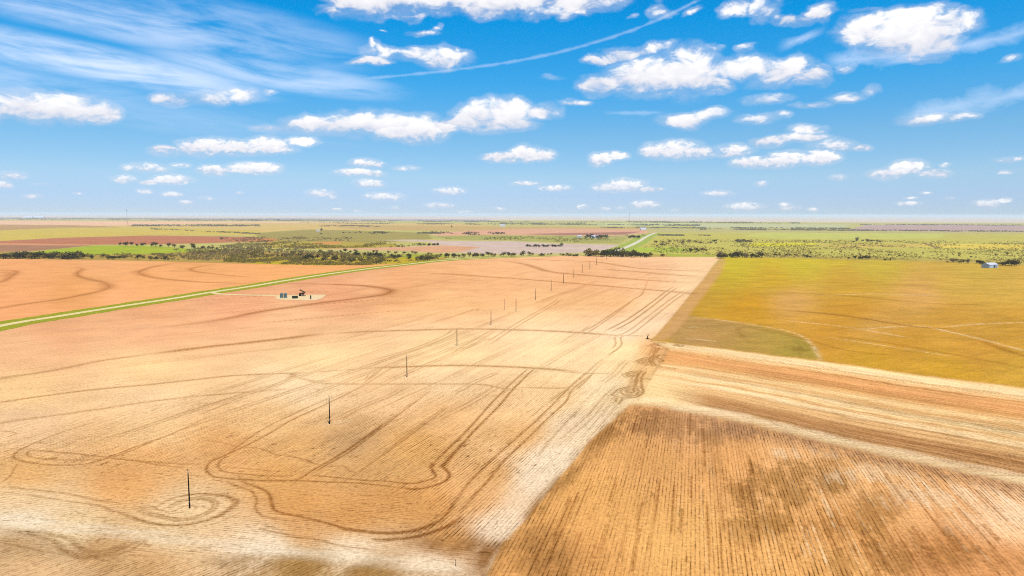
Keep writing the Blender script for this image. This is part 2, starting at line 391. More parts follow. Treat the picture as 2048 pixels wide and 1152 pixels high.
SOILC = np.zeros((NR, NC, 3), np.float32)
ROW = np.zeros((NR, NC, 3), np.float32)
WEAR_SHADE = np.zeros((NR, NC), np.float32); SPECK = np.zeros((NR, NC), np.float32); VEG = np.zeros((NR, NC), np.float32)
def over(M, c):
    SOILC[...] = SOILC * (1 - M[..., None]) + np.asarray(c, np.float32) * M[..., None]
def idw(pts, p=1.7, sx=1.0, sy=1.6, rows=slice(None)):
    num = 0; den = 0
    for x, y, c in pts:
        wgt = 1 / (((PX[rows] - x) * sx) ** 2 + ((PY[rows] - y) * sy) ** 2 + 900) ** p
        num = num + wgt[..., None] * np.asarray(alb(c), np.float32); den = den + wgt
    return num / den[..., None]
def set_rows(M, hd, wgt):
    h = math.radians(hd); sel = M > .5
    u = X * math.cos(h) - Y * math.sin(h); v = X * math.sin(h) + Y * math.cos(h)
    ROW[sel, 0] = u[sel]; ROW[sel, 1] = v[sel]
    ROW[..., 2] = np.where(sel, wgt * np.clip((M - .5) * 2, 0, 1), ROW[..., 2] * np.clip((.5 - M) * 2, 0, 1))

# --- far country, strip by strip
SOILC[:] = alb((200, 190, 110)); VEG[:] = .55; ROW[..., 2] = 0
NEARM = (PY > 538).astype(np.float32); SOILC = SOILC * (1 - NEARM[..., None]) + np.asarray(alb((226, 178, 118)), np.float32) * NEARM[..., None]; VEG = VEG * (1 - NEARM)
set_rows(np.ones((NR, NC), np.float32), 60, .15)
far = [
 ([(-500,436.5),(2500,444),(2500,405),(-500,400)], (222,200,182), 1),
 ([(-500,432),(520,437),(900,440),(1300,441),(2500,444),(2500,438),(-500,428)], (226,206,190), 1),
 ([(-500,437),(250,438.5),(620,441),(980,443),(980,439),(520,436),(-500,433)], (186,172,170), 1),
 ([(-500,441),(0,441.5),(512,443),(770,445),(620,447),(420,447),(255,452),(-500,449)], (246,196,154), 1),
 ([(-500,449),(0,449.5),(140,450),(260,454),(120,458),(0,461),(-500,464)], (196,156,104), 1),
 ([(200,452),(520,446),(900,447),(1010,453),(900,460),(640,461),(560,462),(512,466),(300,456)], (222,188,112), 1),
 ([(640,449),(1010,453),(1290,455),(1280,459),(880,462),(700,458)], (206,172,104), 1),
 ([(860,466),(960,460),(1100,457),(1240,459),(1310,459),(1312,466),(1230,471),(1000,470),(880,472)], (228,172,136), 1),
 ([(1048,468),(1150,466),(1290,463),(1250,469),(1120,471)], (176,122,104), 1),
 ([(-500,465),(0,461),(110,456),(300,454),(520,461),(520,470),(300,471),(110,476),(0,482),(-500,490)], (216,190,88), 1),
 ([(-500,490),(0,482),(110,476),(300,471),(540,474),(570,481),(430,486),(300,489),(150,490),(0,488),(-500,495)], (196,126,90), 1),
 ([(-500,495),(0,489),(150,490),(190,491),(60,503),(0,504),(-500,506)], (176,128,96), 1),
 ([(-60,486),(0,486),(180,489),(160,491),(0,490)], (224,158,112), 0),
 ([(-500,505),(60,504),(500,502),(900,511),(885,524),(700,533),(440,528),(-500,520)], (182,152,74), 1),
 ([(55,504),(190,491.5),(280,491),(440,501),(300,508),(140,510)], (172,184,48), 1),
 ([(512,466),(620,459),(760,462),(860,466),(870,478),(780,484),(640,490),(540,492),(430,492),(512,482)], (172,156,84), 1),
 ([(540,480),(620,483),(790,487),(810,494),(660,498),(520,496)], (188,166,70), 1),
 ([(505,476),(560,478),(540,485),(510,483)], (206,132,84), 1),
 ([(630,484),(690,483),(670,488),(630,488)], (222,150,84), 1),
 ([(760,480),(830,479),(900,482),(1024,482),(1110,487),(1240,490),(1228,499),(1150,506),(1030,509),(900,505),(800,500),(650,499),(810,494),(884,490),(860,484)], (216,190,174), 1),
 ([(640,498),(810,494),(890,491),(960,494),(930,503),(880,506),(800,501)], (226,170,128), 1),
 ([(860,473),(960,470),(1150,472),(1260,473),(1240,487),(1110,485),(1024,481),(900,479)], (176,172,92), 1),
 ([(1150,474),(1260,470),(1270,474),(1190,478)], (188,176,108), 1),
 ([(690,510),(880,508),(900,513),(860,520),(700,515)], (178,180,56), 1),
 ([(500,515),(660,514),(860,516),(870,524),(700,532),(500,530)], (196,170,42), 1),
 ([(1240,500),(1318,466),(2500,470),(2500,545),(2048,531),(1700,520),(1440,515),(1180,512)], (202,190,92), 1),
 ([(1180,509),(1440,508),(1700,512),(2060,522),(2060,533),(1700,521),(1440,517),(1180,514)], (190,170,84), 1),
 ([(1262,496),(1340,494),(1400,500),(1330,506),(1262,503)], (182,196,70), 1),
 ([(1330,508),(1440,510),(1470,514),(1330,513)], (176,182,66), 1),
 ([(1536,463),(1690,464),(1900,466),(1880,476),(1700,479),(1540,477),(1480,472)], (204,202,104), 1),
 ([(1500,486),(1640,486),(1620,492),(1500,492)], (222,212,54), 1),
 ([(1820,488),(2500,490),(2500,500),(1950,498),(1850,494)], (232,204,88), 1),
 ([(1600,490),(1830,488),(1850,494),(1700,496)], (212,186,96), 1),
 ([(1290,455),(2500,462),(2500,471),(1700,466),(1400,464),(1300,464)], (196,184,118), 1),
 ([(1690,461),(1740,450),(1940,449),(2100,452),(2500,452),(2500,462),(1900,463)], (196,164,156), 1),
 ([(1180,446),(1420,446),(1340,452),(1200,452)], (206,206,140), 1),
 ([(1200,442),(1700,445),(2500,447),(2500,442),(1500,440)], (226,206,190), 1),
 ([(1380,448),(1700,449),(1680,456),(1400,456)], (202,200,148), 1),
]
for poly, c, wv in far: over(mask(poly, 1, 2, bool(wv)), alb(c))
VEG[PY < 468] *= .7

# --- the ploughed land behind the gravel road
ROADL = [(-420,755),(-200,698),(0,652),(120,632),(240,613),(340,598),(420,585),(500,573),(560,563),(650,549),(740,537),(810,529),(880,521.5),(960,516.5),(1040,513.5),(1120,511)]
BACK = [(-500,512),(-100,517),(0,517.5),(120,519),(250,521),(380,524.5),(440,526),(560,529),(650,531),(740,530),(860,524),(740,537),(560,563),(420,585),(240,613),(0,652),(-420,755),(-900,860)]
mB = mask(BACK, 1, 1, False)
over(mB, idw([(30,560,(228,162,108)),(30,620,(232,164,112)),(200,540,(226,164,110)),(250,600,(238,170,118)),(400,540,(222,158,98)),(400,570,(234,168,114)),(600,540,(230,164,104)),(150,575,(224,158,98)),(300,565,(230,165,108))]))
SOILC *= 1 + mB[..., None] * (np.array([1.13, 1.10, .99], np.float32) - 1)
set_rows(mB, 62, 0.61)
SPECK = SPECK * (1 - mB) + .12 * mB; VEG *= 1 - mB
# --- the pasture side of the bright crop
CROP = [(1442,514),(1600,517),(1700,519),(1900,524),(2048,530.5),(2500,548),(2500,850),(2048,776),(1850,752),(1640,722),(1350,686),(1300,682)]
mC = mask(CROP, 1, 2)
over(mC, idw([(1460,530,(204,184,40)),(1440,545,(200,170,42)),(1420,565,(200,160,46)),(1600,530,(204,180,46)),(1750,530,(202,174,54)),(1950,535,(204,168,62)),
  (1550,560,(206,164,36)),(1700,570,(206,158,50)),(1900,570,(212,168,66)),(2030,580,(210,166,66)),(1400,600,(196,148,46)),(1500,610,(204,146,30)),(1700,620,(206,146,44)),(1900,630,(210,154,56)),
  (2040,640,(206,152,52)),(1480,640,(206,150,40)),(1650,670,(206,146,48)),(1800,680,(204,146,46)),(1950,700,(208,150,54)),(1750,720,(206,154,44)),(1900,745,(208,156,44)),(2040,750,(210,160,56)),(1580,600,(216,160,84)),(1850,590,(220,164,86)),(1760,650,(214,158,72))]))
SOILC *= 1 + mC[..., None] * (np.array([.98, 1.0, 1.06], np.float32) - 1)
set_rows(mC, 57, .62); VEG = VEG * (1 - mC) + .72 * mC; SPECK *= 1 - mC
# --- main ploughed field
B1 = [(1442,514),(1428,530),(1408,558),(1380,590),(1345,634),(1312,672),(1300,682)]
LEFT = [(1120,511)] + [(1180,512),(1300,513.5)] + B1 + [(1333,697),(1277,801),(1262,812),(1190,872),(1120,955),(1052,1040),(1005,1085),(950,1200),(850,1400),(-900,1400),(-900,860)] + ROADL[:-1]
mL = mask(LEFT, 1, 1, False)
LP = [(50,700,(242,186,134)),(50,780,(250,204,144)),(50,850,(246,206,160)),(50,950,(242,190,126)),(50,1000,(246,212,166)),(50,1040,(254,234,202)),(40,1092,(206,166,116)),(60,1140,(226,182,130)),
 (-200,700,(240,184,130)),(-200,900,(240,190,130)),(-200,1100,(220,175,120)),(100,655,(236,172,122)),(300,625,(236,170,118)),(300,660,(238,178,128)),(300,740,(252,208,148)),(300,800,(252,210,158)),(300,860,(246,204,150)),(300,920,(240,184,122)),(250,965,(236,178,114)),(450,900,(234,178,116)),
 (150,1060,(246,216,170)),(330,1072,(240,206,158)),(380,1016,(244,210,164)),(300,1122,(222,174,118)),(200,1100,(208,162,108)),(480,600,(238,170,122)),(650,585,(236,168,120)),(600,650,(246,190,138)),(620,715,(253,212,154)),(600,775,(253,217,168)),(540,840,(246,200,142)),(600,900,(234,182,120)),(560,950,(228,172,106)),(600,1010,(224,164,98)),(700,1030,(226,166,100)),(600,1060,(228,174,114)),
 (540,1088,(252,226,190)),(700,1108,(252,224,186)),(860,1132,(250,220,182)),(600,1128,(198,154,92)),(740,1142,(176,132,72)),(700,885,(214,170,120)),(760,930,(222,172,112)),(780,560,(242,182,134)),(900,545,(244,188,140)),(900,620,(246,196,146)),(900,700,(254,214,156)),(900,760,(252,212,160)),(780,790,(248,202,148)),(900,830,(238,188,130)),(840,900,(228,174,108)),(870,1010,(224,164,98)),(800,1000,(224,166,100)),(900,1080,(204,148,88)),(940,1000,(230,176,118)),
 (1100,530,(246,194,152)),(1000,560,(244,190,144)),(1100,600,(246,196,148)),(1090,645,(253,214,164)),(1100,705,(254,218,164)),(1100,790,(250,208,150)),(1040,870,(236,186,126)),(980,950,(230,178,118)),(1010,820,(246,200,144)),(1000,1055,(248,220,188)),(1080,955,(248,224,194)),(1110,920,(248,226,196)),(1160,860,(250,222,184)),(1220,780,(253,222,172)),(1262,705,(254,222,164)),(1200,560,(240,188,144)),
 (1290,560,(246,196,154)),(1230,610,(244,194,146)),(1300,625,(252,216,176)),(1400,530,(248,212,172)),(1250,660,(254,220,178)),(1150,560,(238,184,138)),(1350,600,(250,214,176)),(1300,520,(246,198,160)),(1390,570,(250,216,178)),(1310,740,(248,206,142)),(1300,700,(240,178,114))]
LS = idw(LP, 1.9); nw_ = (np.clip((PY - 800) / 60, 0, 1) * np.clip((1100 - PY) / 60, 0, 1))[..., None]
over(mL, LS * (1 - nw_ * (1 - np.array([.985, .945, .87], np.float32))))
fc_ = (mL * np.clip((660 - PY) / 50, 0, 1) * np.clip((PX - 650) / 150, 0, 1))[..., None]
SOILC *= 1 - fc_ * (1 - np.array([.985, .90, .74], np.float32))
set_rows(mL, 22.5, 0.80)
SPECK = SPECK * (1 - mL) + mL * np.clip((PY - 640) / 280, .12, .95); VEG *= 1 - mL
# contour rows on the far left side, and the turning strip along the bottom
mLB = mL * mask([(-900,700),(0,655),(420,590),(700,545),(860,530),(930,548),(760,600),(640,660),(420,745),(0,850),(-900,1000)], 14, 30)
set_rows(mLB, 52, 0.72)
mH = mL * mask([(-900,900),(40,935),(400,945),(640,972),(820,990),(870,1030),(780,1075),(930,1085),(985,1100),(950,1200),(-900,1400)], 7, 12)
gh0, gh1 = G(0, 1035), G(950, 1132)
HH = math.degrees(math.atan2(gh1.x - gh0.x, gh1.y - gh0.y))
set_rows(mH, HH, .5)
# ground below the pale lane: older diagonal tillage
mBL = mL * mask([(-900,1090),(0,1090),(260,1118),(420,1122),(560,1116),(800,1135),(950,1150),(900,1400),(-900,1400)], 7, 10)
set_rows(mBL, 40, .6)
over(mBL * np.clip((fbm(X / 7, Y / 12) - .44) * 4, 0, 1) * .28, alb((172, 126, 72)))
# --- strips and the darker field to the right
STR = [(1300,682),(1350,686),(1640,722),(1850,752),(2048,776),(2500,850),(2500,1075),(2048,958),(1700,888),(1500,840),(1330,808),(1262,808),(1277,801),(1333,697)]
mD = mask(STR, 1, 2)
top_y = np.interp(PX, [1300,1350,1640,1850,2048,2500], [682,686,722,752,776,850]); bot_y = np.interp(PX, [1262,1330,1500,1700,2048,2500], [792,800,836,884,954,1072])
sD = np.clip((PY - top_y) / (bot_y - top_y), 0, 1)
sDn = sD + (fbm(X / 60, Y / 6) - .5) * .05
xs_ = [0,.05,.10,.16,.24,.33,.40,.46,.52,.58,.64,.70,.76,.80,.88,.955,.975,1]
cl_ = [(244,196,128),(253,220,166),(250,208,148),(232,170,104),(226,160,98),(236,176,108),(250,208,146),(236,184,120),(253,220,164),(240,190,126),(252,216,162),(240,190,128),(232,182,122),(208,154,98),(200,146,92),(206,156,102),(238,200,156),(232,192,146)]
cA = np.array([alb(c) for c in cl_], np.float32)
cD = np.stack([np.interp(sDn, xs_, cA[:, i]) for i in range(3)], -1)
st_ = (vnoise(sDn * 46, X / 220) - .5) * .34 + (vnoise(sDn * 120 + 9, X / 150) - .5) * .36 + (vnoise(sDn * 260 + 5, X / 90) - .5) * .22
cD = cD * (1 + st_[..., None] * np.array([.75, .95, 1.2], np.float32))
nearl = np.clip((1420 - PX) / 90, 0, 1)[..., None]            # paler where the strips meet the headland
over_pale = np.asarray(alb((252, 214, 152)), np.float32)
cD = cD * (1 - nearl * np.clip((sD - .45) * 4, 0, 1)[..., None]) + over_pale * nearl * np.clip((sD - .45) * 4, 0, 1)[..., None]
SOILC[...] = SOILC * (1 - mD[..., None]) + cD * mD[..., None]
gd0, gd1 = G(1400, 738), G(2048, 860)
set_rows(mD, math.degrees(math.atan2(gd1.x - gd0.x, gd1.y - gd0.y)), .95)
SPECK = SPECK * (1 - mD) + .35 * mD; VEG *= 1 - mD
RGT = [(1262,808),(1330,814),(1500,850),(1700,898),(2048,970),(2500,1090),(2500,1400),(850,1400),(950,1200),(1005,1085),(1052,1040),(1120,955),(1190,872)]
mR = mask(RGT, 2, 2)
over(mR, idw([(1200,1000,(216,164,96)),(1300,930,(214,162,98)),(1150,1120,(206,152,88)),(1350,1080,(222,172,102)),(1500,1120,(220,168,100)),(1450,920,(214,160,98)),(1400,860,(206,156,104)),(1600,900,(220,170,112)),(1750,960,(222,172,112)),(1700,1060,(206,152,90)),(1850,1000,(226,174,116)),(1900,1100,(200,142,86)),(2030,1040,(238,196,148)),(2000,1130,(206,148,92)),(1650,1130,(214,162,96))]))
SOILC *= 1 + mR[..., None] * (np.array([1.20, 1.12, 1.08], np.float32) - 1)
set_rows(mR, 15, .72); SPECK = SPECK * (1 - mR) + .55 * mR; VEG *= 1 - mR
rowu = X * math.cos(math.radians(15)) - Y * math.sin(math.radians(15)); rowv = X * math.sin(math.radians(15)) + Y * math.cos(math.radians(15))
strk = fbm(rowu / 1.4, rowv / 22)                              # streaks along the drills
patn = fbm(rowu / 5, rowv / 12)
crumb = fbm(X / .9, Y / 1.6)
def blot(cx, cy, rx, ry, c, k, M=None, stk=.5):
    d = ((PX - cx) / rx) ** 2 + ((PY - cy) / ry) ** 2
    m = np.clip((1.25 - d + (patn - .5) * 2.4 + (strk - .5) * 3.4 * stk + (crumb - .5) * 1.6) * .75, 0, 1)
    m = m * m * (3 - 2 * m) * k
    over(m if M is None else m * M, alb(c))
for b_ in [(1330,850,110,34,(172,122,74),0.64),(1290,840,60,26,(160,112,66),0.56),(1440,862,90,26,(176,128,82),0.56),(1570,990,120,70,(158,108,48),0.68),(1640,940,110,50,(182,132,74),0.56),(1500,1060,60,30,(176,124,64),0.44),
           (1700,1040,90,40,(168,116,58),0.60),(1850,1105,130,46,(160,108,52),0.64),(1760,1010,60,40,(176,124,66),0.48),(1990,1120,90,30,(176,120,66),0.48),(1420,930,24,60,(170,122,66),0.32),(1660,1130,60,30,(176,126,66),0.40)]:
    blot(*b_, M=mR)
for b_ in [(1620,905,70,14,(250,214,168),0.48),(1760,945,90,20,(250,216,172),0.48),(1900,990,110,26,(252,220,178),0.54),(2030,1030,100,36,(253,222,184),0.54),(1960,1040,70,40,(246,206,158),0.36),(1850,960,60,16,(250,214,170),0.42)]:
    blot(*b_, M=mR, stk=1.0)
# dark tilled band just under the pale lane, and along the pale strip beside the boundary
over(mask([(1330,812),(1500,845),(1700,893),(1900,937),(2048,966),(2300,1030),(2300,1062),(2048,990),(1900,960),(1700,918),(1560,884),(1430,868)], 7, 12) * (.25 + .9 * np.clip((crumb * .5 + strk * .5 - .3) * 2.5, 0, 1)), alb((176, 130, 90)))
over(mask([(1250,812),(1205,850),(1150,905),(1100,965),(1045,1030),(1052,1050),(1090,1020),(1136,966),(1184,912),(1222,876),(1268,846)], 6, 6) * np.clip((patn * .6 + strk * .4 - .30) * 3.4, 0, 1) * .85, alb((156, 108, 54)))
over(mask([(1000,1085),(1050,1052),(1110,1060),(1150,1110),(1130,1180),(900,1190),(940,1120),(800,1090),(860,1072)], 12, 16) * np.clip((patn - .22) * 2.2, 0, 1) * .95, alb((160, 110, 58)))
over(mask([(520,1118),(620,1108),(760,1128),(900,1150),(900,1180),(500,1180),(440,1140)], 9, 12) * np.clip((patn * .5 + crumb * .5 - .34) * 3.5, 0, 1) * .6, alb((158, 114, 54)))
over(mask([(400,1118),(470,1112),(530,1104),(600,1108),(520,1126),(430,1134)], 5, 8) * np.clip((patn * .5 + crumb * .5 - .38) * 3.5, 0, 1) * .55, alb((160, 118, 64)))
# pale caliche strip by the boundary and pale lanes
over(mask([(955,1068),(1012,985),(1068,905),(1130,830),(1160,812),(1100,900),(1060,960),(1030,1040),(1008,1078)], 5, 9) * .36, alb((250, 222, 186)))
PS_ = mask([(955,1068),(1012,985),(1068,905),(1130,830),(1160,812),(1235,812),(1120,935),(1010,1080)], 3, 5)
ROW[..., 2] *= 1 - .45 * PS_
over(mask([(1010,1080),(1050,1022),(1120,935),(1180,868),(1235,812),(1215,808),(1150,862),(1085,940),(1020,1030),(985,1078)], 3, 5) * .42, alb((253, 226, 188)))
LANE = mask([(-400,985),(0,1012),(200,1038),(480,1075),(760,1106),(925,1124),(915,1146),(760,1136),(480,1110),(200,1080),(0,1056),(-400,1022)], 6, 12)
ROW[..., 2] *= 1 - .65 * LANE
over(mask([(-400,1000),(0,1026),(200,1050),(480,1084),(760,1112),(925,1127),(915,1142),(760,1132),(480,1104),(200,1072),(0,1050),(-400,1015)], 5, 10) * .5 * (.5 + .8 * np.clip((fbm(X / 20, Y / 1.5) - .25) * 2, 0, 1)), alb((254, 234, 202)))
over(mask([(1270,790),(1330,800),(1500,832),(1700,880),(1900,926),(2048,954),(2400,1045),(2400,1064),(2048,968),(1900,938),(1700,894),(1500,846),(1330,815),(1262,808)], 3, 4) * (.34 + .5 * np.clip((fbm(X / 40, Y / .9) - .3) * 2.4, 0, 1)), alb((255, 226, 176)))
# olive plot and brown margin beside the crop
mO = mask([(1345,640),(1380,631),(1440,640),(1510,650),(1570,662),(1615,680),(1632,700),(1638,720),(1500,704),(1352,686),(1318,674)], 2, 4)
over(mO * .9, idw([(1360,650,(186,144,84)),(1450,660,(184,144,80)),(1550,680,(178,148,66)),(1590,700,(160,140,56)),(1400,680,(186,142,84)),(1500,690,(182,146,72))]))
blot(1597, 700, 20, 14, (140, 112, 44), .55, mO)
mM = mask([(1444,514),(1452,522),(1440,548),(1412,585),(1385,620),(1352,664),(1330,680),(1302,682),(1312,672),(1345,634),(1380,590),(1408,558),(1428,530)], 1, 2, False)
over(mM * .8, alb((214, 162, 102))); VEG *= 1 - .6 * mM
over(mask([(1440,514),(1462,519),(1520,516),(1700,521),(1690,530),(1560,531),(1470,532),(1446,540)], 3, 8) * .45, alb((210, 186, 40)))

# --- wheel ruts and contour terraces, shade and damp soil painted flat, half widths in metres
def P(z, ox, oy, sc): return [(ox + a * sc, oy + b * sc) for a, b in z]
z1 = lambda q: P(q, 0, 840, 520 / 1920)
z2 = lambda q: P(q, 400, 700, 520 / 1997)
z3 = lambda q: P(q, 400, 880, 520 / 2048)
z4 = lambda q: P(q, 800, 700, 520 / 1997)
z5 = lambda q: P(q, 800, 880, 520 / 2048)
z6 = lambda q: P(q, 1180, 640, 300 / 1728)
z7 = lambda q: P(q, 900, 500, 600 / 2048)
zr1 = lambda q: P(q, 0, 400, .25)
zr2 = lambda q: P(q, 512, 400, .25)
terr = [
 ([(-200,790),(0,757),(100,742),(200,722),(300,708)], 2.6, .42), ([(300,708),(380,698),(430,692),(480,687),(560,678),(640,668)], 4.5, .62), ([(640,668),(740,663),(840,660),(920,658),(1000,659),(1100,662),(1180,667),(1230,671)], 3.2, .55), ([(1180,667),(1240,671),(1292,672)], 1.4, .5),
 ([(-200,835),(0,805),(100,790),(200,778),(300,769),(400,758),(470,751),(560,747),(620,745)], 1.6, .5), ([(620,745),(700,739),(760,735)], .8, .45), ([(740,736),(800,734),(900,731),(1000,733),(1080,737),(1150,743)], 2.4, .6), ([(1120,744),(1160,746),(1224,747)], .6, .6),
 ([(-200,880),(0,846),(100,832),(200,818),(300,803),(400,792),(520,782),(590,777)], 1.6, .38), ([(590,750),(640,766),(740,768),(900,768),(960,769),(1010,777),(1040,779)], 1.6, .38), ([(1040,776),(1080,775),(1130,777)], .6, .45),
 (z7([(-300,150),(0,165),(300,185),(600,207),(900,232),(1200,258),(1400,275),(1640,300)]), 5, .52), (z7([(1400,272),(1540,285),(1640,298)]), 7, .4),
 (z7([(350,70),(500,95),(580,118),(660,143),(760,158),(900,170),(1100,188),(1300,203),(1640,224)]), 7, .50),
 (z7([(420,66),(600,66),(760,73),(950,78),(1060,90),(1200,113),(1300,125),(1500,136),(1740,146)]), 7, .42), (z7([(1060,130),(1130,137),(1300,150),(1500,168),(1710,181)]), 8, .40),
 (zr2([(280,668),(480,672),(700,678),(850,685),(960,697),(1050,712),(1075,730),(1030,752),(900,775),(750,795),(600,812),(400,840),(200,868),(0,900),(-300,960),(-700,1010)]), 5.5, .60), (zr2([(700,678),(850,685),(960,697),(1050,712),(1078,730),(1030,754),(900,776)]), 8, .62),
 (zr1([(1430,500),(1250,530),(1140,560),(1110,580),(1160,605),(1300,630),(1600,655),(1950,668)]), 5, .50), (zr1([(1140,560),(1110,580),(1160,605)]), 9, .45),
 (zr1([(1700,515),(1540,545),(1530,560),(1600,578),(1800,600),(1970,615)]), 4.5, .42),
 (zr1([(620,535),(660,555),(620,580),(630,610),(720,635),(830,660),(875,690),(840,715),(750,740),(500,790),(250,825),(0,865),(-300,920)]), 5, .46), (zr1([(830,660),(875,690),(840,715)]), 8, .42),
 (zr1([(-400,540),(0,560),(130,570),(90,610),(0,655),(-300,700)]), 5, .46), (zr1([(0,575),(90,585),(40,615)]), 9, .3),
]
for q, wd, s_ in terr:
    g = line(q); paint(WEAR_SHADE, g, wd, s_ * .95); paint(WEAR_SHADE, g, wd * .4, min(s_ * 1.3, 1))
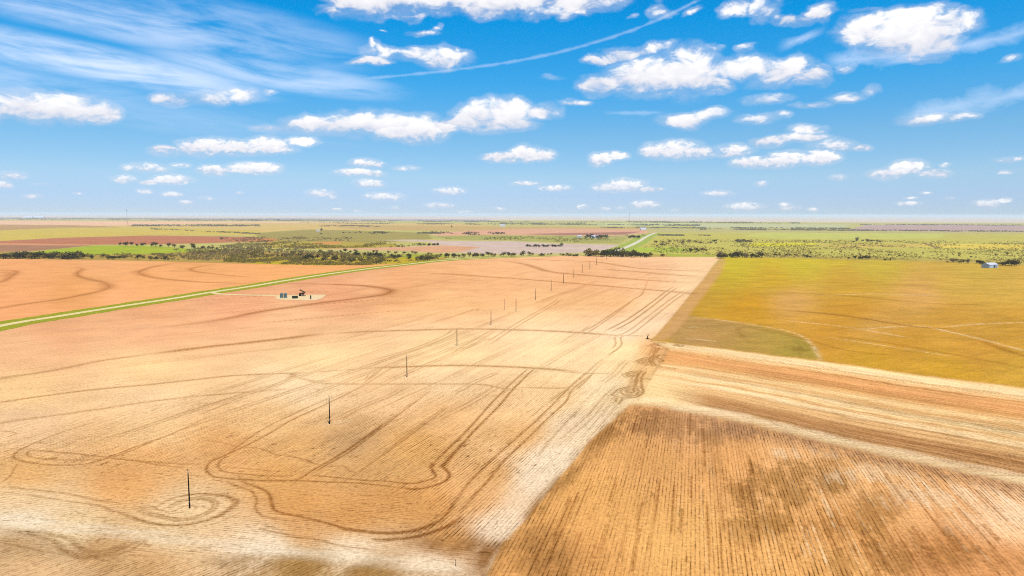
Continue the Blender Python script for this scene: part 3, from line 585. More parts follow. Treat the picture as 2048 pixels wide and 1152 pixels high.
ruts = [
 (z1([(1560,-30),(1450,20),(1250,110),(1050,180),(800,275),(650,320),(500,333),(300,325),(150,300),(100,275),(120,240),(200,195),(350,130),(550,60),(760,0)]), .55, .55, (0,)),
 (z1([(1900,-70),(1500,20),(1150,150),(850,270),(680,293),(450,295),(300,285),(220,270),(200,245),(250,225),(450,240),(700,265),(1000,300),(1350,325),(1530,330)]), .55, .5, (0,)),
 (z1([(260,230),(600,255),(850,280),(1200,335),(1380,352)]), .4, .45, (0,)),
 (z1([(0,205),(150,215),(320,225)]), .3, .35, (0,)), (z1([(0,85),(60,85),(120,100),(60,125),(110,105),(200,90)]), .35, .5, (0,)),
 (z1([(0,465),(70,420),(110,350),(130,320)]), .3, .45, (0,)),
 (z1([(0,490),(200,510),(500,545),(700,590),(830,610)]), .6, .42, (0,)), (z1([(0,530),(250,560),(500,600),(720,630),(800,660),(920,700)]), .5, .42, (0,)),
 (z1([(820,660),(920,700),(1050,745),(1200,775),(1400,770),(1560,730),(1680,670),(1738,610),(1700,575),(1600,550),(1450,545),(1270,580),(1160,640)]), .65, .68, (0,)),
 (z1([(1400,770),(1560,730),(1680,670),(1738,610),(1690,570),(1590,550),(1450,545)]), 1.1, .6, (0,)),
 (z1([(980,650),(1100,700),(1300,740),(1440,725),(1540,690),(1600,640),(1600,600),(1520,575),(1400,580),(1300,610),(1210,660)]), .6, .5, (0, -1.1)),
 (z1([(1260,690),(1330,650),(1400,632),(1440,640),(1448,655)]), .35, .5, (0,)), (z1([(1000,640),(1100,660),(1200,668),(1260,690),(1350,680)]), .35, .4, (0,)),
 (z1([(1480,790),(1600,760),(1700,720),(1760,690)]), .35, .4, (0,)),
 (z1([(0,800),(200,840),(380,890),(450,950),(560,1000),(700,1005),(850,970),(980,915),(1045,882)]), 1.0, .5, (0,)),
 (z1([(0,790),(250,825),(400,850),(520,880),(570,940),(680,975),(800,960),(900,925),(965,880)]), .9, .42, (0,)),
 (z1([(420,920),(470,970),(560,1015),(700,1020),(900,985),(1000,940),(1060,900),(1075,880)]), .6, .42, (0,)), (z1([(1060,880),(1070,910),(1110,930)]), .5, .42, (0,)), (z1([(900,960),(1000,960),(1080,965)]), .3, .4, (0,)),
 (z1([(0,900),(200,945),(500,1000),(800,1040)]), .4, .4, (0,)),
 (z1([(1900,70),(1700,210),(1560,300),(1525,345),(1530,390),(1600,425),(1700,430)]), .5, .3, (0,)),
 (z2([(1700,10),(1500,120),(1250,275),(1000,400),(850,470),(700,540),(500,660),(300,760),(100,850),(55,890),(52,930),(100,970),(200,985),(400,1000),(650,1005),(760,990),(880,915),(1000,850),(1150,755),(1300,650),(1500,500),(1700,340)]), .55, .62, (0,)),
 (z2([(1290,270),(970,380),(700,500),(480,610),(250,770),(160,850),(140,890),(170,930),(300,950),(500,965),(650,968),(740,955)]), .5, .5, (0,)),
 (z2([(1000,850),(1150,755),(1300,650),(1420,560)]), .75, .8, (0,)), (z2([(850,960),(960,890),(1150,780),(1350,630),(1560,470),(1760,320)]), .55, .55, (0,)),
 (z2([(0,690),(140,705),(290,740),(480,760),(570,800),(700,820),(800,840),(900,880),(1000,895),(1100,890),(1150,930),(1190,945),(1110,1010)]), .35, .5, (0,)),
 (z2([(570,790),(700,812),(820,860),(920,875)]), .3, .45, (0,)), (z2([(150,895),(350,910),(600,935)]), .35, .45, (0,)),
 (z2([(1900,430),(1850,480),(1700,590),(1500,740),(1300,880),(1180,970)]), .5, .45, (0,)), (z2([(1890,430),(1820,480),(1660,600),(1450,760)]), .5, .4, (0,)),
 (z2([(730,190),(650,230),(500,300),(300,370),(0,500)]), .5, .45, (0,)), (z2([(700,180),(720,195),(690,210)]), 1.6, .6, (0,)), (z2([(800,165),(700,220),(560,300)]), .4, .4, (0,)), (z2([(700,200),(830,230),(980,245)]), 1.6, .35, (0,)),
 (z2([(880,300),(915,305),(890,325)]), .6, .5, (0,)), (z2([(1300,170),(1270,220),(1200,240),(1160,262)]), .45, .4, (0,)), (z2([(1420,130),(1320,210),(1250,260)]), .45, .45, (0,)),
 (z4([(1010,120),(930,190),(830,280),(700,410),(550,580),(400,730),(250,880)]), .55, .7, (0,)), (z4([(250,870),(238,895),(255,935),(275,962),(255,985),(180,1010),(100,1025),(0,1020),(-80,1010)]), .5, .75, (0,)),
 (z4([(1060,130),(1000,170),(930,240),(860,310),(750,440),(600,590),(480,720),(330,890)]), .6, .8, (0,)), (z4([(345,870),(325,890),(360,925),(380,965),(330,1015),(200,1058),(100,1068),(0,1055)]), .6, .85, (0,)), (z4([(350,868),(325,892)]), 1.0, .9, (0,)), (z4([(258,868),(240,895)]), .9, .9, (0,)),
 (z4([(430,770),(380,830),(340,885)]), .8, .85, (0,)),
 (z3([(1600,380),(1300,345),(1000,330),(700,318),(500,322),(300,300)]), .5, .6, (0,)), (z3([(1640,350),(1480,325),(1300,318),(1000,288),(870,278)]), .45, .6, (0,)),
 (z4([(860,310),(900,293),(960,290),(1100,297),(1280,296)]), .45, .5, (0,)), (z4([(0,258),(300,262),(640,262),(720,285),(800,300)]), .8, .4, (0,)), (z4([(700,355),(780,340),(830,300)]), .7, .45, (0,)),
 (z3([(300,285),(340,330),(450,370),(540,420),(565,500),(600,560),(800,605),(1000,655),(1200,710),(1400,730),(1600,725),(1750,695),(1880,640),(1960,560),(2020,470),(2100,360)]), .6, .66, (0,)), (z3([(1100,690),(1200,708),(1400,732),(1600,728),(1750,697),(1880,640)]), .85, .95, (0,)),
 (z3([(200,320),(280,360),(400,400),(445,470),(440,540),(500,600),(700,640)]), .5, .5, (0,)), (z3([(1350,785),(1480,782),(1650,770),(1800,735),(1950,680),(2048,610)]), .75, .9, (0,)), (z3([(650,760),(900,780),(1100,830),(1400,870)]), .45, .5, (0,)), (z3([(460,690),(560,720),(700,745)]), .4, .5, (0,)),
 (z4([(420,1160),(520,1030),(700,850),(900,670),(1050,540),(1180,410),(1290,300),(1400,200),(1470,150)]), .6, .62, (0,)), (z4([(430,1300),(560,1130),(680,1000),(800,850),(1000,660),(1150,510),(1270,400),(1320,310),(1420,225),(1480,180)]), .6, .66, (0,)),
 (z4([(1480,180),(1430,235),(1360,300)]), .7, .6, (0,)), (z4([(1170,280),(1260,290),(1310,280),(1380,270)]), .6, .4, (0,)), (z4([(1000,520),(1100,430)]), .5, .4, (0,)),
 (z4([(1400,430),(1270,560),(1150,700),(1060,820)]), .6, .4, (0,)), (z4([(1330,520),(1350,480)]), .6, .5, (0,)),
 (z7([(1360,190),(1310,300),(1250,340),(1100,440),(980,520),(910,552),(930,562),(1050,570)]), .8, .55, (0,)), (z7([(1290,310),(1150,420),(1000,525),(945,560)]), .7, .5, (0,)),
 (z7([(1560,250),(1500,290),(1400,370),(1250,480),(1100,560)]), .9, .65, (0, 5)), (z7([(1640,270),(1540,340),(1400,450),(1260,560),(1180,590)]), .8, .5, (0, 5)),
 (z7([(1190,585),(1165,600),(1172,640),(1150,670),(1080,720)]), .7, .55, (0,)), (z7([(1150,590),(1125,600),(1132,640),(1110,670)]), .7, .5, (0,)),
 (z7([(800,310),(700,380),(560,460),(400,560),(280,640)]), .8, .42, (0, 4)), (z7([(330,540),(200,620),(60,700)]), .7, .4, (0,4)), (z7([(60,540),(0,585),(-200,670),(-500,760)]), .8, .42, (0,4)),
 (z7([(190,400),(185,412),(210,408),(240,415)]), 1.2, .4, (0,)), (z7([(140,402),(280,400)]), .8, .35, (0,)),
 (z2([(1720,-5),(1400,140),(1250,260)]), .5, .4, (0,)),
]
for q, wd, s_, offs in ruts:
    for o_ in offs: paint(WEAR_SHADE, line(q, 7, o_), wd, s_)
# headland passes: eight straight ruts and the loops where the machine turned round
for i in range(8):
    t_ = i / 7
    a = (1208 + (1277 - 1208) * t_, 795 + 6 * t_); b = (1291 + (1333 - 1291) * t_, 689 + 8 * t_)
    paint(WEAR_SHADE, line([a, b], 4, 0, False), .55, .55)
    paint(WEAR_SHADE, line([(a[0] - 200 + 30 * t_, a[1] + 250), a], 4, 0, False), .6, .25)
loops = [
 [(600,590),(540,640),(545,700),(520,760),(500,800)], [(640,600),(600,650),(590,720),(600,780)], [(580,600),(530,680),(510,760)],
 [(250,860),(330,800),(430,770),(560,770),(612,800),(600,850),(520,890),(400,897),(300,880),(250,865)], [(350,812),(420,785),(520,790),(560,820),(530,862),(450,878),(380,852),(350,812)], [(430,800),(490,800),(505,825),(450,838),(420,815)],
 [(420,610),(500,588),(610,590)], [(420,612),(440,650),(520,656),(600,672),(700,680)], [(455,620),(500,604),(560,600)], [(440,612),(470,640),(540,645)],
 [(532,470),(620,438),(700,430),(720,408),(800,400),(885,405)], [(532,472),(600,500),(700,520),(800,530),(1000,560)], [(570,470),(640,455),(690,470),(640,492),(590,480)], [(740,420),(720,470),(760,520)], [(700,430),(690,470),(720,515)], [(800,405),(770,430),(850,470),(790,485)],
 [(690,290),(740,270),(820,260),(865,270)], [(690,292),(730,312),(800,330),(900,336)], [(720,290),(765,282),(800,300)], [(760,330),(740,380),(720,410)], [(800,320),(760,380)], [(960,290),(1000,282),(1030,290),(1070,292),(1050,305),(1000,300),(960,290)], [(270,895),(310,900),(290,940)], [(370,900),(350,940),(330,960)],
]
for q in loops: paint(WEAR_SHADE, line(z6(q)), .8, .68, fade=False); paint(WEAR_SHADE, line(z6(q), 7, 2.2), .6, .45, fade=False)
over(mask([(1298,690),(1336,700),(1300,760),(1282,800),(1240,795),(1260,760)], 4, 5) * .35, alb((226, 170, 104)))
# faint wheel pairs that follow the drills across the whole field
for i in range(46):
    x0 = random.uniform(150, 1350); y0 = random.uniform(560, 900)
    p0 = G(x0, y0); Lg = random.uniform(40, 170) * (1 if y0 > 640 else 2.4); h = math.radians(random.uniform(20.5, 24.5) if x0 > 500 or y0 > 760 else random.uniform(44, 54))
    dv = Vector((math.sin(h), math.cos(h))); nv = Vector((dv.y, -dv.x))
    wd = .45 + p0.y * .0008
    for o_ in (0, 2.6 if y0 > 640 else 4):
        g = [p0.xy + dv * (Lg * k / 12) + nv * (o_ + .6 * math.sin(k * .7 + i)) for k in range(13)]
        col_in = all(inside(LEFT, np.array([proj(q.x, q.y)[0]]), np.array([proj(q.x, q.y)[1]]))[0] for q in (g[0], g[-1]))
        if col_in: paint(WEAR_SHADE, g, wd, random.uniform(.18, .42))
# ruts along the strips on the right
for i in range(70):
    s0 = random.uniform(.04, .95); xa = random.uniform(1340, 1800); xb = xa + random.uniform(200, 700)
    q = []
    for k in range(6):
        xx = xa + (xb - xa) * k / 5
        ty = np.interp(xx, [1300,1350,1640,1850,2048,2500], [682,686,722,752,776,850]); by_ = np.interp(xx, [1262,1330,1500,1700,2048,2500], [792,800,836,884,954,1072])
        q.append((xx, ty + (by_ - ty) * s0))
    paint(WEAR_SHADE, line(q), random.uniform(.25, .6), random.uniform(.2, .5))
for q, wd, s_ in [([(1340,640),(1430,646),(1520,656),(1600,672)], 1.2, .25), ([(1500,690),(1480,655),(1600,676),(1690,700),(1800,712)], 2, .25), ([(1536,582),(1700,592),(1850,606),(1960,610)], 3, .35), ([(1536,618),(1640,626),(1720,636),(1820,652),(1900,658)], 2.6, .5), ([(1520,560),(1700,566),(1900,575)], 3, .25), ([(1640,668),(1800,690),(2048,735)], 2, .3), ([(1960,680),(2010,700),(2060,715)], 3, .4)]:
    paint(WEAR_SHADE, line(q), wd, s_)
# pale dusty paths through the crop and round the olive plot
PALE = np.zeros((NR, NC), np.float32)
for q, wd, s_ in [([(1372,633),(1440,640),(1510,650),(1570,661),(1610,676),(1630,697),(1640,720)], 1.6, .45), ([(1880,655),(1960,648),(2048,645)], 2.0, .6), ([(1700,660),(1830,652),(1900,664),(1960,678),(2060,704)], 1.8, .6), ([(1378,656),(1384,654),(1410,656)], .8, .8), ([(1370,677),(1400,679),(1430,683)], .8, .8), ([(1640,590),(1760,588),(1880,592)], 3, .45), ([(1560,640),(1700,655),(1820,676)], 1.6, .5), ([(1640,672),(1760,690),(1900,712)], 1.2, .5)]:
    paint(PALE, line(q), wd, s_)
# pale seams between the worked strips and pale rows in the dark field
for i in range(110):
    u_ = random.uniform(1330, 2120); g0 = G(u_, 985 + random.uniform(-90, 130)); h = math.radians(15)
    L_ = random.uniform(5, 30)
    g = [g0.xy + Vector((math.sin(h), math.cos(h))) * (L_ * (k / 5 - .5)) for k in range(6)]
    pr = [proj(q.x, q.y) for q in (g[0], g[-1])]
    if all(inside(RGT, np.array([a]), np.array([b]))[0] for a, b in pr): paint(PALE, g, random.uniform(.12, .4), random.uniform(.15, .6) * (1 if u_ > 1600 else .4))
for i in range(130):
    u_ = random.uniform(1080, 2080); g0 = G(u_, random.uniform(840, 1130)); h = math.radians(15)
    L_ = random.uniform(6, 40)
    g = [g0.xy + Vector((math.sin(h), math.cos(h))) * (L_ * (k / 5 - .5)) for k in range(6)]
    pr = [proj(q.x, q.y) for q in (g[0], g[-1])]
    if all(inside(RGT, np.array([a]), np.array([b]))[0] for a, b in pr): paint(WEAR_SHADE, g, random.uniform(.2, .5), random.uniform(.2, .6))
for cx, cy, r_ in [(659,848,5),(814,754,4),(914,691,4),(982,650,4),(1032,621,4),(1071,599,4)]:
    a = G(cx, cy); paint(PALE, [a.xy + Vector((-r_ * .4, 0)), a.xy + Vector((r_, r_ * .6))], 2.4, .5, fade=False)
over(PALE * np.clip((fbm(X / 1.6, Y / 4) - .25) * 2.6, 0, 1), alb((252, 222, 176)))

# --- split the sheet into its parcels and build them
zone = np.zeros((NR, NC), np.int8)
for k, m in enumerate((mB, mC, mL, mD, mR)): zone[m > .5] = k + 1
zf = zone[:-1, :-1]
co = np.stack([X, Y, np.zeros_like(X)], -1).reshape(-1, 3)
idx = np.arange(NR * NC, dtype=np.int32).reshape(NR, NC)
quads = np.stack([idx[:-1, :-1], idx[:-1, 1:], idx[1:, 1:], idx[1:, :-1]], -1)
ATT = {'soil': np.concatenate([np.clip(SOILC, 0, 1), np.ones((NR, NC, 1), np.float32)], -1).reshape(-1, 4),
       'row': ROW.reshape(-1, 3), 'marks': np.stack([WEAR_SHADE, SPECK, VEG], -1).reshape(-1, 3)}
def sheet(name, q):
    u, inv = np.unique(q.reshape(-1), return_inverse=True)
    me = bpy.data.meshes.new(name)
    me.vertices.add(len(u)); me.vertices.foreach_set('co', co[u].astype(np.float32).ravel())
    me.loops.add(inv.size); me.loops.foreach_set('vertex_index', inv.astype(np.int32).ravel())
    me.polygons.add(len(q)); me.polygons.foreach_set('loop_start', np.arange(0, inv.size, 4, dtype=np.int32))
    me.update(calc_edges=True)
    a = me.attributes.new('soil', 'FLOAT_COLOR', 'POINT'); a.data.foreach_set('color', ATT['soil'][u].astype(np.float32).ravel())
    for n in ('row', 'marks'):
        a = me.attributes.new(n, 'FLOAT_VECTOR', 'POINT'); a.data.foreach_set('vector', ATT[n][u].astype(np.float32).ravel())
    me.materials.append(SOIL)
    o = bpy.data.objects.new(name, me); C.objects.link(o); o['kind'] = 'structure'
    return o
for k, n in enumerate(('pasture_land', 'ploughed_field', 'crop_field', 'planted_field', 'tilled_strips', 'brown_field')):
    s_ = quads[zf == k]
    if len(s_): sheet(n, s_)
bm_ = bpy.data.meshes.new('ground'); bm_.from_pydata([(-44000, -1500, -.4), (44000, -1500, -.4), (44000, 63000, -.4), (-44000, 63000, -.4)], [], [(0, 1, 2, 3)])
bm_.materials.append(mat('outlying_land', alb((206, 178, 112)), var=.3, scale=.01)); bo_ = bpy.data.objects.new('ground', bm_); C.objects.link(bo_); bo_['kind'] = 'structure'
# ------------------------------------------------------------------ object helpers
class MB:
    """collects solid shapes and links them as one mesh object"""
    def __init__(s): s.v = []; s.f = []
    def add(s, vs, fs):
        k = len(s.v); s.v += [tuple(v) for v in vs]; s.f += [tuple(i + k for i in f) for f in fs]
    def box(s, cx, cy, z0, sx, sy, sz, rz=0.0):
        c, n = math.cos(rz), math.sin(rz)
        vs = [(cx + c * a * sx / 2 - n * b * sy / 2, cy + n * a * sx / 2 + c * b * sy / 2, z0 + d * sz) for d in (0, 1) for a, b in ((-1, -1), (1, -1), (1, 1), (-1, 1))]
        s.add(vs, [(0, 3, 2, 1), (4, 5, 6, 7), (0, 1, 5, 4), (1, 2, 6, 5), (2, 3, 7, 6), (3, 0, 4, 7)])
    def tube(s, p0, p1, a, b=None, n=10, cap=True):
        b = a if b is None else b
        p0, p1 = Vector(p0), Vector(p1); d = (p1 - p0).normalized()
        x = d.orthogonal().normalized(); y = d.cross(x)
        vs = [p + (x * math.cos(2 * math.pi * k / n) + y * math.sin(2 * math.pi * k / n)) * r for p, r in ((p0, a), (p1, b)) for k in range(n)]
        fs = [(k, (k + 1) % n, n + (k + 1) % n, n + k) for k in range(n)]
        if cap: fs += [tuple(range(n - 1, -1, -1)), tuple(range(n, 2 * n))]
        s.add(vs, fs)
    def bar(s, p0, p1, w, h):
        p0, p1 = Vector(p0), Vector(p1); d = (p1 - p0).normalized()
        x = d.cross(Vector((0, 0, 1)));  x = x.normalized() if x.length > 1e-3 else Vector((1, 0, 0)); y = x.cross(d)
        vs = [p + x * a * w / 2 + y * b * h / 2 for p in (p0, p1) for a, b in ((-1, -1), (1, -1), (1, 1), (-1, 1))]
        s.add(vs, [(0, 3, 2, 1), (4, 5, 6, 7), (0, 1, 5, 4), (1, 2, 6, 5), (2, 3, 7, 6), (3, 0, 4, 7)])
    def lathe(s, prof, n=20, cx=0, cy=0):
        vs = [(cx + r * math.cos(2 * math.pi * k / n), cy + r * math.sin(2 * math.pi * k / n), z) for r, z in prof for k in range(n)]
        fs = [(i * n + k, i * n + (k + 1) % n, (i + 1) * n + (k + 1) % n, (i + 1) * n + k) for i in range(len(prof) - 1) for k in range(n)]
        s.add(vs, fs)
    def build(s, name, m, parent=None, loc=None):
        me = bpy.data.meshes.new(name); me.from_pydata(s.v, [], s.f); me.update()
        for q in (m if isinstance(m, (list, tuple)) else [m]): me.materials.append(q)
        o = bpy.data.objects.new(name, me); C.objects.link(o)
        if parent: o.parent = parent
        if loc is not None: o.location = loc
        return o
def tag(o, label, cat, group=None, kind=None):
    if kind: o['kind'] = kind
    else: o['label'] = label; o['category'] = cat
    if group: o['group'] = group
    return o
def thing(name, loc, label, cat, group=None, rz=0.0):
    o = bpy.data.objects.new(name, None); C.objects.link(o); o.location = loc; o.rotation_euler = (0, 0, rz); o.empty_display_size = .5
    return tag(o, label, cat, group)
def copy_tree(o, parent=None):
    c = o.copy(); C.objects.link(c)
    if parent: c.parent = parent
    for ch in list(o.children): copy_tree(ch, c)
    return c

# ------------------------------------------------------------------ roads, verges and the well pad
def ribbon(name, pts, half, z, m, n=8, off=0.0, rag=0.0, kind='structure'):
    g = line(pts, n, off); q = []
    for i, a in enumerate(g):
        d = (g[min(i + 1, len(g) - 1)] - g[max(i - 1, 0)]).normalized(); nv = Vector((d.y, -d.x))
        h1, h2 = (half if not isinstance(half, tuple) else half[0] + (half[1] - half[0]) * i / len(g),) * 2
        h1 += random.uniform(-rag, rag); h2 += random.uniform(-rag, rag)
        q.append((a - nv * h1, a + nv * h2))
    b = MB()
    for l, r in q:
        b.v += [(l.x, l.y, 0), (l.x, l.y, z), (r.x, r.y, z), (r.x, r.y, 0)]
    for i in range(len(q) - 1):
        k = 4 * i
        for j in range(3): b.f.append((k + j, k + j + 1, k + 5 + j, k + 4 + j))
    o = b.build(name, m); o['kind'] = kind
    for p in o.data.polygons: pass
    o.data.flip_normals() if o.data.polygons[1].normal.z < 0 else None
    return o
M_grav = mat('pale_gravel', alb((244, 222, 160)), var=.14, scale=.4)
M_verge = mat('verge_grass', alb((164, 164, 16)), var=.4, scale=.5)
M_asph = mat('worn_asphalt', alb((232, 222, 196)), var=.08, scale=.3)
M_vg2 = mat('roadside_grass', alb((172, 186, 66)), var=.25, scale=.2)
ribbon('grass_verge', ROADL, 17, .05, M_verge, 10, 0, 1.2)
ribbon('gravel_road', ROADL, 4.0, .12, M_grav, 10, 0, .15)
ribbon('lease_road', [(424,585.5),(440,588),(470,589.5),(520,590.6),(575,592.3),(600,593)], 3.2, .14, M_grav, 10, 0, .2)
PAD = [(553,592.5),(575,590.6),(610,589.8),(652,589.6),(650,592.2),(644,596.5),(634,600),(610,601.2),(585,600.4),(560,599.6),(550,597)]
pb = MB(); pv = [G(x, y).xy for x, y in PAD]; n_ = len(pv)
pb.add([(a.x, a.y, .17) for a in pv] + [(a.x, a.y, 0) for a in pv], [tuple(range(n_))[::-1]] + [(i, (i + 1) % n_, n_ + (i + 1) % n_, n_ + i) for i in range(n_)])
po = pb.build('gravel_pad', mat('pad_gravel', alb((248, 218, 166)), var=.2, scale=.5)); po['kind'] = 'structure'
if po.data.polygons[0].normal.z < 0: po.data.flip_normals()
PVR = [(1228,503),(1246,497),(1262,490.5),(1278,482.5),(1290,475),(1302,469),(1312,465.5)]
ribbon('roadside_verge', PVR, 30, .06, M_vg2, 8, 0, 3)
ribbon('paved_road', PVR, 7, .2, M_asph, 8)
ribbon('field_track', [(1845,486),(1862,491),(1878,497)], 7, .15, mat('dark_track', alb((168, 140, 76))), 4)

# ------------------------------------------------------------------ the row of utility poles
M_pole = mat('weathered_pole_wood', (.012, .009, .007), var=.3, scale=3, spec=0)
M_cer = mat('grey_porcelain', (.42, .40, .38), rough=.4, var=.05, spec=.4)
M_steel = mat('dark_steel', (.045, .04, .04), rough=.6, var=.2, scale=3)
def pole(loc, h, r, label, grp, first=[None]):
    if first[0] is None:
        t = thing('utility_pole', loc, label, 'utility pole', grp)
        b = MB(); b.lathe([(.0, -.4), (1.0, -.4), (1.0, 0), (.86, 4), (.72, 8), (.62, 9.9), (.0, 9.95)], 14); o = b.build('shaft', M_pole, t)
        b = MB(); b.lathe([(.0, 9.95), (.5, 9.95), (.62, 10.0), (.40, 10.15), (.62, 10.25), (.40, 10.4), (.0, 10.42)], 12); b.build('insulator', M_cer, t)
        b = MB(); b.lathe([(.0, 10.42), (.5, 10.42), (.5, 10.95), (.0, 11.0)], 10); b.build('pole_top_pin', M_steel, t)
        b = MB(); b.box(0, -.95, 1.7, .7, .25, .3); b.build('pole_tag', M_cer, t)
        for c in t.children: c.scale = (.2, .2, 1)
        first[0] = t
    else: t = copy_tree(first[0])
    t.location = loc; t['label'] = label; k = h / 11.0; t.scale = (r / .2, r / .2, k)
    return t
ORD = ['', 'second', 'third', 'fourth', 'fifth', 'sixth', 'seventh', 'eighth', 'ninth', 'tenth', 'eleventh', 'twelfth', 'thirteenth']
PL = [(379.5,1016.5,935),(659.5,848,789.5),(814,753.5,708.5),(914,691,654),(982,650,618.5),(1032,621.5,594),(1071.4,599.5,573.5),(1102.3,581.5,558.5),(1126.9,566.5,546.5),(1147.6,555,536.5),(1164.5,545.6,529),(1179.6,537.8,521),(1192.8,529.5,513)]
for i, (x, y, yt) in enumerate(PL):
    p = G(x, y); hgt = H * (y - yt) / (y - 430.5) * 1.0
    lb = 'dark wooden utility pole standing inside the curved tractor rings on pale soil' if i == 0 else f'{ORD[i]} dark pole of the row, counted from the pole inside the tractor rings'
    pole(p, 11.2 if i < 8 else 12.0, .205 + .012 * i, lb, 'row of utility poles across the planted field')
for x, y, lb in [(1203.9,524.5,'dark pole last but one in the row, just before the dark tree clump'), (1213.4,520,'last dark pole of the row, nearest the dark tree clump at the field end')]:
    pole(G(x, y), 12, .28, lb, 'row of utility poles across the planted field')
t = thing('slim_pole', G(1009, 620), 'slim pale pole standing alone between two dark poles of the row', 'pole')
b = MB(); b.lathe([(.0, -.3), (.13, -.3), (.10, 8.6), (.0, 8.62)], 10); b.build('shaft', mat('grey_wood', (.20, .15, .11)), t)
b = MB(); b.box(0, 0, 8.62, .3, .3, .35); b.build('cap', M_steel, t)
t = thing('marker_post', G(911.6, 1131.5), 'short dark marker post stuck in the pale lane', 'post')
b = MB(); b.lathe([(.0, -.2), (.07, -.2), (.06, 1.35), (.0, 1.36)], 8); b.build('shaft', M_pole, t)
b = MB(); b.box(0, 0, 1.36, .12, .04, .18); b.build('marker_plate', M_steel, t)

# ------------------------------------------------------------------ oil well: pump jack, tanks, open box tank, upright vessel
M_iron = mat('rusty_black_iron', (.028, .016, .014), var=.35, scale=1.5)
M_tank = mat('weathered_green_steel', (.075, .135, .135), var=.22, scale=.7, rough=.6, spec=.3)
M_tank2 = mat('faded_tank_band', (.30, .33, .30), var=.2)
M_dark = mat('dark_green_steel', (.022, .034, .024), var=.3)
M_inner = mat('oily_black_liner', (.006, .006, .006), rough=.5)
M_conc = mat('pale_concrete', (.45, .40, .32), var=.15)
pj = thing('pump_jack', G(604, 592.4), 'black oil pump jack with tilted beam on the pale gravel pad', 'pump jack')
pj.rotation_euler = (0, 0, math.radians(-9)); pj.scale = (1.06,) * 3; pj.location.z = .17
b = MB(); b.box(0, 0, 0, 6.2, .35, .3); b.box(.1, -.8, 0, 6.2, .3, .3); b.box(.1, .8, 0, 6.2, .3, .3)
for x in (-2.8, -1.2, .6, 2.4): b.box(x, 0, .3, .25, 1.9, .16)
b.build('skid_frame', M_iron, pj)
b = MB()
for sy in (-.75, .75):
    for sx in (-.75, .95): b.bar((1.15 + sx, sy, .3), (1.15, sy * .3, 4.05), .34, .34)
    b.bar((.72, sy * .7, 1.9), (1.6, sy * .7, 1.9), .12, .12)
b.box(1.15, 0, 3.95, .5, .7, .2); b.build('samson_post', M_iron, pj)
dirb = Vector((1, 0, -.44)).normalized(); piv = Vector((1.15, 0, 4.35))
b = MB(); b.bar(piv - dirb * 2.95, piv + dirb * 1.7, .45, .8); wb = b.build('walking_beam', M_iron, pj)
b = MB(); tip = piv + dirb * 1.7
prof = [(0, .5), (.45, .42), (.62, 0), (.55, -.6), (.35, -1.05), (.02, -.7)]
vs = [tip + dirb * a + Vector((.44, 0, 1)).normalized() * z + Vector((0, y, 0)) for y in (-.3, .3) for a, z in [(p * 1.25, q * 1.25) for p, q in prof]]
b.add(vs, [tuple(range(6)), tuple(range(11, 5, -1))] + [(i, 6 + i, 6 + (i + 1) % 6, (i + 1) % 6) for i in range(6)]); b.build('horse_head', M_iron, wb)
b = MB(); tail = piv - dirb * 2.75; b.box(tail.x, 0, tail.z - .45, .8, 1.5, 1.0); b.build('equalizer', M_iron, pj)
b = MB(); b.box(-1.25, 0, .46, 1.1, 1.0, 1.45); b.tube((-1.25, -.8, 1.75), (-1.25, .8, 1.75), .28); b.build('gearbox', M_iron, pj)
for sy in (-1.0, 1.0):
    b = MB(); b.tube((-1.25, sy, 1.75), (-1.25, sy * 1.08, 1.75), .45, n=14); b.bar((-1.25, sy * 1.04, 1.75), (-.35, sy * 1.04, 2.35), .22, .5)
    b.tube((-.35, sy * .92, 2.3), (-.35, sy * 1.18, 2.3), .72, n=18); b.tube((-1.75, sy * .92, 2.1), (-1.75, sy * 1.18, 2.1), .78, n=18); cw = b.build('counterweight', M_iron, pj)
    b = MB(); b.bar((tail.x, sy * .7, tail.z - .3), (-.9, sy * .78, 2.1), .10, .10); b.build('pitman_arm', mat('worn_bright_steel', (.35, .25, .2)), pj)
b = MB(); b.box(-2.6, 0, .46, .8, .7, .75); b.tube((-2.6, -.45, .9), (-2.6, .45, .9), .33, n=12); b.build('motor', M_iron, pj)
b = MB(); hx = tip.x + .58; b.tube((hx, 0, .9), (hx, 0, tip.z - .6), .035, n=6); b.build('polished_rod', mat('bridle_steel', (.3, .28, .26)), pj)
b = MB(); b.tube((hx, 0, 0), (hx, 0, .95), .14, n=10); b.tube((hx - .4, 0, .5), (hx + .4, 0, .5), .08, n=8); b.build('wellhead', M_iron, pj)
